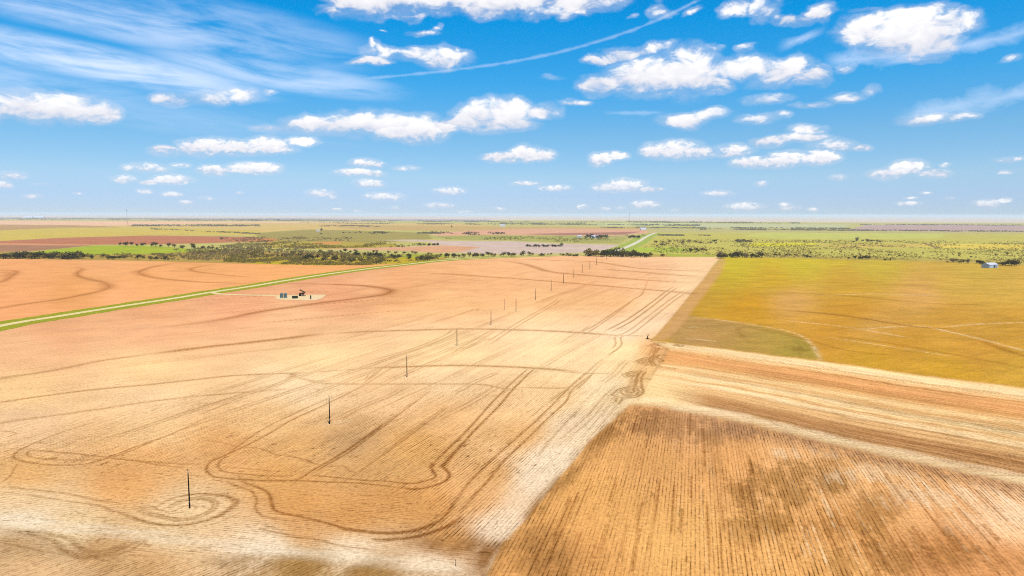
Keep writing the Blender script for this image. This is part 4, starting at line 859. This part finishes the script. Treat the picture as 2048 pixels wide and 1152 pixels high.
def tank(x, y, label, first=[None]):
    if first[0] is None:
        t = thing('storage_tank', (0, 0, 0), label, 'storage tank', 'pair of oil storage tanks')
        b = MB(); b.lathe([(1.5, .15), (1.5, 4.85), (1.46, 4.9), (.25, 5.25), (0, 5.28)], 28); b.build('shell', M_tank, t)
        b = MB(); b.lathe([(0, 0), (1.7, 0), (1.7, .15), (1.5, .15)], 28); b.build('base_ring', M_conc, t)
        b = MB(); b.lathe([(0, 5.1), (.34, 5.1), (.34, 5.45), (.22, 5.6), (0, 5.62)], 12); b.build('hatch', M_tank, t)
        b = MB(); b.box(.2, -1.56, .35, .9, .14, .9); b.tube((-.5, -1.5, .5), (-.5, -2.0, .5), .09); b.build('manway', M_tank2, t)
        b = MB(); b.tube((1.1, -1.15, .1), (1.1, -1.15, 5.0), .05, n=6); b.tube((1.3, -.95, .1), (1.3, -.95, 5.0), .05, n=6)
        for k in range(14): b.tube((1.1, -1.15, .4 + k * .33), (1.3, -.95, .4 + k * .33), .03, n=5)
        b.build('ladder', M_tank2, t)
        first[0] = t
    else: t = copy_tree(first[0]); t['label'] = label
    t.location = G(x, y) + Vector((0, 0, .17)); t.scale = (1.02, 1.02, .92); return t
tank(563.6, 596.6, 'blue green steel storage tank farther from the pump jack')
tank(571.2, 596.6, 'blue green steel storage tank nearer the pump jack and box tank')
bt = thing('box_tank', G(590.0, 597.0) + Vector((0, 0, .17)), 'low dark open topped box tank on the gravel pad', 'tank', rz=math.radians(8))
b = MB()
for cx, cy, sx, sy in ((0, -1.3, 5.0, .12), (0, 1.3, 5.0, .12), (-2.44, 0, .12, 2.48), (2.44, 0, .12, 2.48)): b.box(cx, cy, .1, sx, sy, 2.1)
b.box(0, 0, 0, 5.0, 2.72, .1); b.build('tank_wall', M_dark, bt)
b = MB(); b.box(0, 0, 1.55, 4.74, 2.46, .06); b.build('oil_surface', M_inner, bt)
b = MB()
for cy in (-1.42, 1.42): b.box(0, cy, 2.2, 5.2, .16, .12)
for cx in (-2.52, 2.52): b.box(cx, 0, 2.2, .16, 2.68, .12)
b.build('rim', M_tank, bt)
b = MB()
for x in (-1.6, -.5, .6, 1.7): b.box(x, -1.42, .1, .14, .12, 2.1)
b.build('rib', M_dark, bt)
sv = thing('separator_vessel', G(621.2, 598.6) + Vector((0, 0, .17)), 'slim dark green upright separator vessel at the right end of the pad', 'vessel')
b = MB(); b.lathe([(.0, .0), (.62, 0), (.62, .12), (.45, .12), (.45, .4), (.52, .45), (.52, 3.3), (.42, 3.6), (.2, 3.72), (.0, 3.75)], 18); b.build('shell', M_dark, sv)
b = MB(); b.tube((.5, 0, 2.4), (.96, 0, 2.4), .07); b.tube((.9, 0, 2.4), (.9, 0, .1), .07); b.build('pipework', M_tank, sv)
b = MB(); b.box(0, -.53, 1.0, .4, .1, .5); b.build('gauge_box', M_tank2, sv)

# ------------------------------------------------------------------ barn, farm buildings and masts
M_bw = mat('pale_blue_metal_siding', (.38, .46, .55), var=.10, scale=.6, rough=.5, spec=.3)
M_br = mat('galvanised_roof', (.46, .48, .56), var=.08, scale=.3, rough=.45, spec=.4)
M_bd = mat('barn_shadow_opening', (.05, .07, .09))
M_bdoor = mat('pale_sliding_door', (.40, .50, .56), var=.08)
bn = thing('metal_barn', G(1979, 535.4), 'pale blue metal barn with a low roof at the edge of the crop', 'barn', rz=math.radians(22))
b = MB(); b.box(0, 0, 0, 20, 12, 5.2)
b.add([(-10, -6, 5.2), (-10, 6, 5.2), (-10, 0, 7.6), (10, -6, 5.2), (10, 6, 5.2), (10, 0, 7.6)], [(0, 2, 1), (3, 4, 5)]); b.build('wall', M_bw, bn)
b = MB(); rf = []
for sy in (-1, 1):
    vs = [(-10.4, sy * 6.5, 5.1), (10.4, sy * 6.5, 5.1), (10.4, 0, 7.75), (-10.4, 0, 7.75)]
    b.add([(x, y, z) for x, y, z in vs] + [(x, y, z + .15) for x, y, z in vs], [(0, 1, 2, 3), (7, 6, 5, 4), (0, 4, 5, 1), (1, 5, 6, 2), (2, 6, 7, 3), (3, 7, 4, 0)])
b.build('roof', M_br, bn)
b = MB(); b.box(-3.2, -6.05, .1, 5.0, .12, 4.4); b.build('sliding_door', M_bdoor, bn)
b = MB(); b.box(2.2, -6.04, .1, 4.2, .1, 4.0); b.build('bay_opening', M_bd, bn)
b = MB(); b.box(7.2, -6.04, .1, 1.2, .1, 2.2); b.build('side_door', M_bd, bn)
M_hw = mat('white_house_wall', (.62, .60, .56), var=.05); M_hr = mat('light_roof', (.40, .38, .37), var=.1); M_hg = mat('window_glass', (.03, .04, .05), rough=.2, spec=.5)
def house(x, y, w_, d_, h_, rz, label, roof=M_hr, grp=None):
    t = thing('farm_building', G(x, y), label, 'building', grp, rz)
    b = MB(); b.box(0, 0, 0, w_, d_, h_); b.add([(-w_ / 2, -d_ / 2, h_), (-w_ / 2, d_ / 2, h_), (-w_ / 2, 0, h_ + d_ * .28), (w_ / 2, -d_ / 2, h_), (w_ / 2, d_ / 2, h_), (w_ / 2, 0, h_ + d_ * .28)], [(0, 2, 1), (3, 4, 5)]); b.build('wall', M_hw, t)
    b = MB()
    for sy in (-1, 1):
        vs = [(-w_ / 2 - .5, sy * (d_ / 2 + .5), h_ - .1), (w_ / 2 + .5, sy * (d_ / 2 + .5), h_ - .1), (w_ / 2 + .5, 0, h_ + d_ * .28 + .12), (-w_ / 2 - .5, 0, h_ + d_ * .28 + .12)]
        b.add(vs + [(a, c, z + .2) for a, c, z in vs], [(0, 1, 2, 3), (7, 6, 5, 4), (0, 4, 5, 1), (1, 5, 6, 2), (2, 6, 7, 3), (3, 7, 4, 0)])
    b.build('roof', roof, t)
    b = MB(); b.box(0, -d_ / 2 - .03, .1, 1.2, .06, 2.2); b.build('door', M_hg, t)
    for sx in (-.3, .3):
        b = MB(); b.box(sx * w_, -d_ / 2 - .03, 1.0, 1.6, .06, 1.3); b.build('window', M_hg, t)
    return t
FG = 'farm buildings far off'
house(636, 463, 16, 11, 5, .2, 'small white farmhouse beside a lone dark tree far beyond the scrub', grp=FG)
house(1159, 475.3, 18, 12, 5, .1, 'white farmhouse at the left of the grove by the paved road', grp=FG)
house(1189, 476.8, 26, 14, 6, -.1, 'white barn among the grove of trees by the paved road', M_br, FG)
house(1286, 460.3, 30, 18, 8, .1, 'white shed beyond the end of the paved road', M_br, FG)
house(1005, 453.5, 34, 20, 9, 0, 'lone white shed far out above the pinkish fields', M_br, FG)
house(57, 436.2, 150, 60, 12, 0, 'wide white shed on the hazy horizon, left one of two', M_br, FG)
house(78, 435.8, 190, 60, 11, .02, 'wide white shed on the hazy horizon, right one of two', M_br, FG)
def mast(x, yb, hgt, wid, label, d_=None):
    p = G(x, yb); t = thing('radio_mast', p, label, 'radio mast')
    legs = [(wid * math.cos(a), wid * math.sin(a)) for a in (math.pi / 2, math.pi * 7 / 6, math.pi * 11 / 6)]
    for lx, ly in legs:
        b = MB(); b.tube((lx, ly, 0), (lx * .5, ly * .5, hgt), wid * .34, wid * .3, n=6); b.build('leg', M_mast, t)
    b = MB(); n_ = 16
    for k in range(n_):
        z0, z1_ = hgt * k / n_, hgt * (k + 1) / n_; s0, s1 = 1 - .5 * k / n_, 1 - .5 * (k + 1) / n_
        for i in range(3):
            a, c = legs[i], legs[(i + 1) % 3]; b.tube((a[0] * s0, a[1] * s0, z0), (c[0] * s1, c[1] * s1, z1_), wid * .2, n=5)
    b.build('lattice', M_mast, t)
    b = MB(); b.tube((0, 0, hgt), (0, 0, hgt * 1.06), wid * .4, n=6); b.build('antenna', M_mast, t)
    return t
M_mast = mat('grey_galvanised_lattice', (.09, .09, .10))
mast(1258, 448, 96, 1.5, 'tall thin lattice mast rising above the horizon beyond the paved road')
mt2 = mast(255, 448.5, 104, 1.1, 'distant mast with a wide top breaking the horizon above the lavender woods')
b = MB(); b.box(0, 0, 100, 6, 4, 4); b.build('antenna_platform', M_mast, mt2)

# ------------------------------------------------------------------ vegetation
M_bark = mat('dark_bark', (.035, .026, .018))
def leafmat(name, col, var=.55):
    mt = mat(name, col, var=var, scale=.45, rough=1, spec=0)
    t = NT(mt.node_tree); b = mt.node_tree.nodes['Principled BSDF']; o_ = mt.node_tree.nodes['Material Output']
    tl = t.node('ShaderNodeBsdfTranslucent'); src = b.inputs['Base Color'].links[0].from_socket
    t.put(tl.inputs['Color'], t.mix(1.0, src, (1.25, 1.15, .7, 1), 'MULTIPLY'))
    mx = t.node('ShaderNodeMixShader'); mx.inputs[0].default_value = .45
    mt.node_tree.links.new(b.outputs[0], mx.inputs[1]); mt.node_tree.links.new(tl.outputs[0], mx.inputs[2]); mt.node_tree.links.new(mx.outputs[0], o_.inputs['Surface'])
    return mt
LEAF = [leafmat('dark_green_leaf', (.075, .066, .016)), leafmat('olive_leaf', (.24, .19, .045)), leafmat('yellow_green_leaf', (.30, .23, .025)), leafmat('brown_twig', (.25, .18, .085)), leafmat('grey_green_leaf', (.12, .125, .06))]
def crown_mesh(b, rnd, w_, h_, n, leaf, z0=.15, lobes=4):
    cs = [(rnd.uniform(-.5, .5) * w_ * .75, rnd.uniform(-.5, .5) * w_ * .75, z0 * h_ + rnd.uniform(.25, .68) * h_, rnd.uniform(.24, .42)) for _ in range(lobes)] + [(0, 0, h_ * .55, .42)]
    for _ in range(n):
        cx, cy, cz, r = rnd.choice(cs)
        d = Vector((rnd.gauss(0, 1), rnd.gauss(0, 1), rnd.gauss(0, 1))).normalized() * (rnd.random() ** .4)
        p = Vector((cx + d.x * r * w_, cy + d.y * r * w_, max(cz + d.z * r * h_ * .8, .05 * h_)))
        a = Vector((rnd.gauss(0, 1), rnd.gauss(0, 1), rnd.gauss(0, .6))).normalized(); c = a.orthogonal().normalized(); c = (c + a.cross(c) * rnd.uniform(-1, 1)).normalized()
        s_ = leaf * rnd.uniform(.6, 1.4)
        b.add([p - a * s_, p + c * s_ * .6, p + a * s_, p - c * s_ * .6], [(0, 1, 2, 3)])
def make_shrub(k, leaf, tall=1.0, n=210):
    rnd = random.Random(100 + k); b = MB(); crown_mesh(b, rnd, 1.25, tall, n, .105, .12, 5)
    me = bpy.data.meshes.new('crown'); me.from_pydata(b.v, [], b.f); me.materials.append(LEAF[leaf])
    b = MB(); b.tube((0, 0, -.05), (.03, .02, tall * .45), .045, .02, n=6)
    for j in range(3): b.tube((0, 0, tall * .2), (rnd.uniform(-.35, .35), rnd.uniform(-.35, .35), tall * .6), .025, .008, n=5)
    m2 = bpy.data.meshes.new('trunk'); m2.from_pydata(b.v, [], b.f); m2.materials.append(M_bark)
    return me, m2
SHR = {lf: [make_shrub(lf * 10 + j, lf, .95 + .2 * j) for j in range(3)] for lf in range(5)}
def shrub(x, y, hpx, lf, name, label, cat, grp, fat=1.0):
    p = G(x, y); s_ = hpx * p.y / F
    o = bpy.data.objects.new(name, None); C.objects.link(o); o.empty_display_size = .5
    for n_, me in zip(('crown', 'trunk'), SHR[lf][random.randrange(3)]):
        c = bpy.data.objects.new(n_, me); C.objects.link(c); c.parent = o
    o.location = p; o.rotation_euler = (0, 0, random.uniform(0, 6.28)); o.scale = (s_ * fat * random.uniform(.85, 1.2), s_ * fat * random.uniform(.85, 1.2), s_)
    return tag(o, label, cat, grp)
def along(pts, n, jy=0.0):
    q = spline(pts, 10); L = [0]
    for a, b_ in zip(q, q[1:]): L.append(L[-1] + (b_ - a).length)
    for i in range(n):
        s_ = L[-1] * (i + random.uniform(.1, .9)) / n; j = min(np.searchsorted(L, s_), len(q) - 1)
        yield q[j].x + random.uniform(-1.5, 1.5), q[j].y + random.uniform(-jy, jy)
def hedge(pts, n, h0, h1, leaves, name, label, cat, grp, jy=1.0, fat=1.0):
    for x, y in along(pts, n, jy): shrub(x, y, random.uniform(h0, h1), random.choice(leaves), name, label, cat, grp, fat)
hedge([(0,516),(40,516),(100,517),(162,517.5)], 38, 7, 12, [0,0,1], 'hedge_tree', 'dark bushy tree in the dense hedge below the bright green field', 'tree', 'hedge trees at the left field edge', 1.8, 1.4)
hedge([(160,516),(240,518),(330,519)], 12, 5, 9, [0,1], 'hedge_tree', 'scattered dark bush between the hedge and the yellow scrub', 'bush', 'bushes left of the yellow scrub', 2)
hedge([(235,491.5),(290,493),(330,495),(400,498),(440,499)], 18, 5, 9, [0,0,1], 'hedge_tree', 'dark tree along the top edge of the bright green field', 'tree', 'trees above the bright green field', 1)
hedge([(600,517),(650,521),(700,523.5),(730,524)], 14, 7, 13, [0,1,1], 'scrub_tree', 'round green tree at the front of the scrub by the planted field', 'tree', 'trees at the front of the scrub', 2.5)
hedge([(700,512),(760,515),(830,519),(860,521)], 14, 6, 11, [0,1], 'scrub_tree', 'round green tree in the diagonal row crossing the scrub', 'tree', 'trees in the diagonal scrub row', 1.5)
hedge([(620,505),(720,506),(800,508),(880,511)], 18, 4, 7, [0,1,3], 'scrub_tree', 'dark tree in the thin row along the pinkish strip', 'tree', 'trees in the row along the pinkish strip', .8)
hedge([(885,515),(940,514),(1000,513),(1060,511.5)], 20, 5, 10, [0,0,1], 'roadside_tree', 'dark tree in the row beside the far bend of the gravel road', 'tree', 'trees by the far bend of the gravel road', .8)
hedge([(1060,510.5),(1120,511),(1170,511.5)], 9, 3, 5, [0,1], 'roadside_tree', 'small dark bush on the grey field edge before the tree clump', 'bush', 'bushes on the grey field edge', .6)
hedge([(1172,511.5),(1200,512.5),(1240,513.5),(1300,514)], 34, 7, 13, [0,0,0,1], 'clump_tree', 'dark round tree in the clump at the near end of the paved road', 'tree', 'tree clump at the paved road', 1.2)
hedge([(1218,504),(1230,503),(1240,500),(1248,498)], 5, 4, 7, [1,0], 'roadside_tree', 'small tree on the left verge of the paved road', 'tree', 'trees on the paved road verge', 1)
shrub(1326, 513, 6, 0, 'lone_bush', 'single dark round bush just right of the tree clump', 'bush', None, 1.1)
hedge([(1436,518),(1444,516.5),(1452,515.5)], 4, 8, 12, [0,3], 'corner_tree', 'dark tree at the corner where the tan and yellow fields meet', 'tree', 'trees at the field corner', 1)
hedge([(1455,514.5),(1480,514.8),(1522,514.8)], 13, 6, 12, [0,3,0], 'corner_tree', 'dark tree in the clump right of the field corner', 'tree', 'tree clump right of the field corner', 1.3)
hedge([(1370,504),(1382,503.5),(1414,503)], 8, 4, 8, [0,3,1], 'pasture_tree', 'dark tree in the row across the bright green pasture', 'tree', 'row of trees in the bright pasture', .8)
hedge([(1528,510),(1570,512),(1625,515)], 10, 3, 6, [0,3], 'pasture_tree', 'low dark bush in the row above the yellow crop', 'bush', 'bushes above the yellow crop', 1.2)
hedge([(1696,518.5),(1720,519),(1742,519.5)], 6, 4, 7, [0,0], 'crop_edge_bush', 'dark green bush on the yellow crop edge, in the cluster of six', 'bush', 'cluster of bushes on the crop edge', .6)
for x, lb in [(1771, 'left one of two small dark bushes on the crop edge'), (1781, 'right one of two small dark bushes on the crop edge')]: shrub(x, 521, 4.5, 0, 'crop_edge_bush', lb, 'bush', 'two bushes on the crop edge', 1)
hedge([(1892,525.5),(1920,526),(1940,526.8)], 9, 4, 8, [3,1], 'crop_edge_bush', 'brownish bush in the row left of the metal barn', 'bush', 'brownish bushes left of the barn', .8)
hedge([(1952,527.5),(1965,528.5)], 4, 6, 8, [0,0], 'barn_bush', 'dark bush just left of the metal barn', 'bush', 'dark bushes left of the barn', .6)
hedge([(1996,530.5),(2010,531.5),(2024,531.8),(2036,532)], 7, 7, 13, [0,0,1], 'barn_bush', 'dark green bush in the clump right of the metal barn', 'bush', 'dark bush clump right of the barn', .6, 1.1)
hedge([(1053,494),(1080,494.3),(1125,494)], 13, 4, 7, [4,0], 'field_tree', 'grey green tree in the island within the pale grey field', 'tree', 'tree island in the grey field', .6, 1.2)
hedge([(838,491),(860,491.5),(878,491)], 7, 4, 6, [0,3], 'field_tree', 'dark tree on the tip of scrub beside the pale grey field', 'tree', 'trees on the scrub tip by the grey field', .6)
hedge([(1168,476),(1190,477.5),(1212,477.5)], 10, 4, 8, [4,0], 'farm_tree', 'green tree in the grove round the farm buildings', 'tree', 'grove round the farm buildings', 1)
hedge([(1256,476.5),(1278,476.5)], 7, 5, 7, [4,0], 'farm_tree', 'dark green tree in the clump left of the paved road', 'tree', 'tree clump left of the paved road', .6)
shrub(642, 462.5, 5, 4, 'lone_tree', 'lone dark tree beside the small white farmhouse', 'tree', None)
shrub(443, 479.5, 4, 0, 'lone_bush', 'lone dark bush on the red brown field', 'bush', None)
shrub(904, 456, 4, 4, 'lone_tree', 'lone tree on the flat olive field above the grey field', 'tree', None)
hedge([(1300,489),(1420,487),(1440,486)], 12, 4, 7, [4,3,1], 'pasture_tree', 'grey green tree in the scrub right of the paved road', 'tree', 'scrub trees right of the paved road', 3)
hedge([(1470,485),(1500,485.5)], 7, 5, 8, [3,4], 'pasture_tree', 'purplish brown tree in the small clump in the pasture', 'tree', 'brown tree clump in the pasture', 1.2)
hedge([(1700,483),(1730,484),(1760,485)], 9, 4, 7, [4,3], 'pasture_tree', 'grey tree in the far clump above the pale yellow strip', 'tree', 'grey trees above the yellow strip', 1.5)
hedge([(1340,500),(1600,507),(1800,512),(2040,515)], 26, 3, 5, [1,4,3], 'pasture_bush', 'small bush dotted over the green pasture above the crop', 'bush', 'bushes dotted over the green pasture', 5, .8)

# scrub that nobody could count: leaf clumps spread over the rough land
def stuff(name, areas, m, seed):
    rng = np.random.default_rng(seed); V = []; n = 0
    for poly, cnt, hpx, dens_s in areas:
        xs = [p[0] for p in poly]; ys = [p[1] for p in poly]; got = 0; tries = 0
        while got < cnt and tries < 60:
            tries += 1
            ax = rng.uniform(min(xs), max(xs), 4000); ay = rng.uniform(min(ys), max(ys), 4000)
            ok = inside(poly, ax, ay)
            gx = np.array([G(a, b_).x for a, b_ in zip(ax[ok], ay[ok])]); gy = np.array([G(a, b_).y for a, b_ in zip(ax[ok], ay[ok])])
            dn = fbm(gx / dens_s, gy / (dens_s * 2.5)); keep = dn > .50
            gx, gy = gx[keep][:cnt - got], gy[keep][:cnt - got]; got += len(gx)
            k = 10
            hh = hpx * gy / F * rng.uniform(.5, 1.2, len(gx))
            P_ = rng.normal(0, 1, (len(gx), k, 3)); P_ /= np.linalg.norm(P_, axis=2, keepdims=True)
            P_ *= rng.random((len(gx), k, 1)) ** .4
            ctr = np.stack([gx[:, None] + P_[..., 0] * hh[:, None] * .8, gy[:, None] + P_[..., 1] * hh[:, None] * .8, np.maximum(hh[:, None] * (.45 + .5 * P_[..., 2]), .05)], -1)
            a = rng.normal(0, 1, ctr.shape); a /= np.linalg.norm(a, axis=2, keepdims=True)
            c = np.cross(a, rng.normal(0, 1, ctr.shape)); c /= np.linalg.norm(c, axis=2, keepdims=True)
            s_ = (hh * .30)[:, None, None]
            V.append(np.stack([ctr - a * s_, ctr + c * s_ * .6, ctr + a * s_, ctr - c * s_ * .6], 2).reshape(-1, 3))
    V = np.concatenate(V); nq = len(V) // 4
    me = bpy.data.meshes.new(name); me.vertices.add(len(V)); me.vertices.foreach_set('co', V.astype(np.float32).ravel())
    me.loops.add(len(V)); me.loops.foreach_set('vertex_index', np.arange(len(V), dtype=np.int32)); me.polygons.add(nq)
    me.polygons.foreach_set('loop_start', np.arange(0, len(V), 4, dtype=np.int32)); me.update(calc_edges=True); me.materials.append(m)
    o = bpy.data.objects.new(name, me); C.objects.link(o); o['kind'] = 'stuff'; return o
SCRUB = [(330,508),(440,500),(520,497),(620,503),(760,508),(880,512),(880,517),(840,523),(720,531),(600,530),(480,525),(400,521),(300,519)]
stuff('olive_scrub', [(SCRUB, 1500, 4.5, 26), ([(0,508),(150,510),(330,508),(330,519),(0,517)], 300, 4.5, 20), ([(430,497),(512,480),(640,488),(800,484),(860,490),(820,494),(640,497),(520,499)], 500, 3.5, 40),
   ([(1330,478),(2060,484),(2060,528),(1900,524),(1700,518),(1460,514),(1330,512),(1280,498)], 2600, 2.4, 60), ([(860,474),(1240,474),(1230,488),(1030,481),(890,478)], 350, 2.5, 60)], LEAF[1], 1)
stuff('brown_scrub', [(SCRUB, 900, 4, 22), ([(340,500),(440,492),(560,490),(640,497),(520,505),(420,512)], 500, 4, 24), ([(440,476),(700,474),(720,482),(560,486),(450,482)], 350, 3, 40), ([(1330,478),(2060,484),(2060,526),(1700,516),(1460,513),(1300,505)], 1500, 2.3, 50)], LEAF[3], 2)
stuff('yellow_scrub', [([(400,522),(520,512),(700,519),(840,520),(730,531),(560,529)], 1500, 3.2, 26), ([(540,488),(780,487),(800,494),(660,497),(540,495)], 350, 3, 40)], LEAF[2], 3)
stuff('dark_scrub', [([(170,514),(330,517),(330,519),(170,518)], 60, 4, 20), ([(500,505),(640,507),(860,514),(880,519),(720,529),(600,522),(500,516)], 230, 5, 24), ([(900,469),(1010,466),(1010,470),(900,471)], 60, 3, 60), ([(640,466),(860,464),(1010,466),(1010,468),(860,468),(640,470)], 160, 3, 60), ([(1060,510),(1180,511),(1180,513),(1060,512)], 60, 4, 20)], LEAF[0], 4)
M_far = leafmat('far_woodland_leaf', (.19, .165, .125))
def band(x0, y0, x1, y1, th): return [(x0, y0 - th), (x1, y1 - th), (x1, y1 + th), (x0, y0 + th)]
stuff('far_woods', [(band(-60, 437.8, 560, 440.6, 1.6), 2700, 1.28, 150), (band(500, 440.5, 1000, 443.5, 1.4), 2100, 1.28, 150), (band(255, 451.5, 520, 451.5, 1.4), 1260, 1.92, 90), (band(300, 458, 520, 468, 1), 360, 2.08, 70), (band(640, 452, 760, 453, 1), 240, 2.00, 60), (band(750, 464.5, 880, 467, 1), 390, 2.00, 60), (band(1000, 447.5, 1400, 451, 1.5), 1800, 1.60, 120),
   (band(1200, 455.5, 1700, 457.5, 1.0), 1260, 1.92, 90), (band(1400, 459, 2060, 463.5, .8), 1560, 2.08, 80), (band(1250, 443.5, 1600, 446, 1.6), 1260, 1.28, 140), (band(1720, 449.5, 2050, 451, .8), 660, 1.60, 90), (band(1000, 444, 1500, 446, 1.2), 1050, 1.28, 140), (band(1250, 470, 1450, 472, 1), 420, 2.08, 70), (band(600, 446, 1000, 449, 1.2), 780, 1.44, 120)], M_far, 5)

# the dead tree on the field corner, its grass tuft and bush
dt = thing('dead_tree', G(1294.9, 678.2), 'small bare forked dead tree where the field boundary turns', 'tree')
b = MB(); b.tube((0, 0, -.2), (.05, 0, 1.6), .42, .26); b.tube((.05, 0, 1.55), (-.35, .1, 2.6), .22, .12); b.tube((-.35, .1, 2.55), (-.55, 0, 4.3), .12, .03); b.tube((.05, 0, 1.5), (.6, -.1, 2.5), .18, .09); b.tube((.6, -.1, 2.45), (1.2, 0, 3.2), .09, .02); b.tube((-.35, .1, 2.5), (-1.3, 0, 3.2), .09, .02)
b.tube((-1.0, .0, 3.0), (-1.3, .1, 3.9), .04, .012); b.tube((.9, -.05, 2.8), (.8, 0, 3.7), .05, .015); b.build('trunk', mat('burnt_bark', (.016, .012, .010)), dt)
b = MB(); rnd = random.Random(3)
for k in range(14):
    a = rnd.uniform(0, 6.28); z = rnd.uniform(2.2, 3.6); c = Vector((rnd.uniform(-1.0, .9), rnd.uniform(-.1, .1), z)); b.tube(c, c + Vector((math.cos(a) * .7, math.sin(a) * .7, rnd.uniform(.1, .8))), .03, .008, n=5)
b.build('twigs', M_bark, dt)
shrub(1297.5, 678.9, 2.7, 2, 'green_bush', 'small green bush at the foot of the dead tree', 'bush', None, 1.3)
shrub(1293.3, 678.7, 2.6, 0, 'shade_clump', 'small dark leaf clump added as the shadow at the left foot of the dead tree', 'bush', None, 1.0)  # dark leaves put in place of the shadow at the trunk's foot
shrub(1302.5, 679.2, 1.3, 2, 'dry_bush', 'low dry yellow bush trailing right of the dead tree', 'bush', None, 2.2)

# ------------------------------------------------------------------ the air
hz = MB(); hz.box(0, 31000, -1.4, 90000, 66000, 114.4)
ho = hz.build('haze', bpy.data.materials.new('haze_air')); ho['kind'] = 'stuff'
hm = ho.data.materials[0]; hm.use_nodes = True; hn = hm.node_tree; hn.nodes.clear()
pvn = hn.nodes.new('ShaderNodeVolumePrincipled'); pvn.inputs['Color'].default_value = (.76, .92, 1.0, 1)
pvn.inputs['Density'].default_value = 3.9e-5; pvn.inputs['Anisotropy'].default_value = 0.0
on_ = hn.nodes.new('ShaderNodeOutputMaterial'); hn.links.new(pvn.outputs[0], on_.inputs['Volume'])
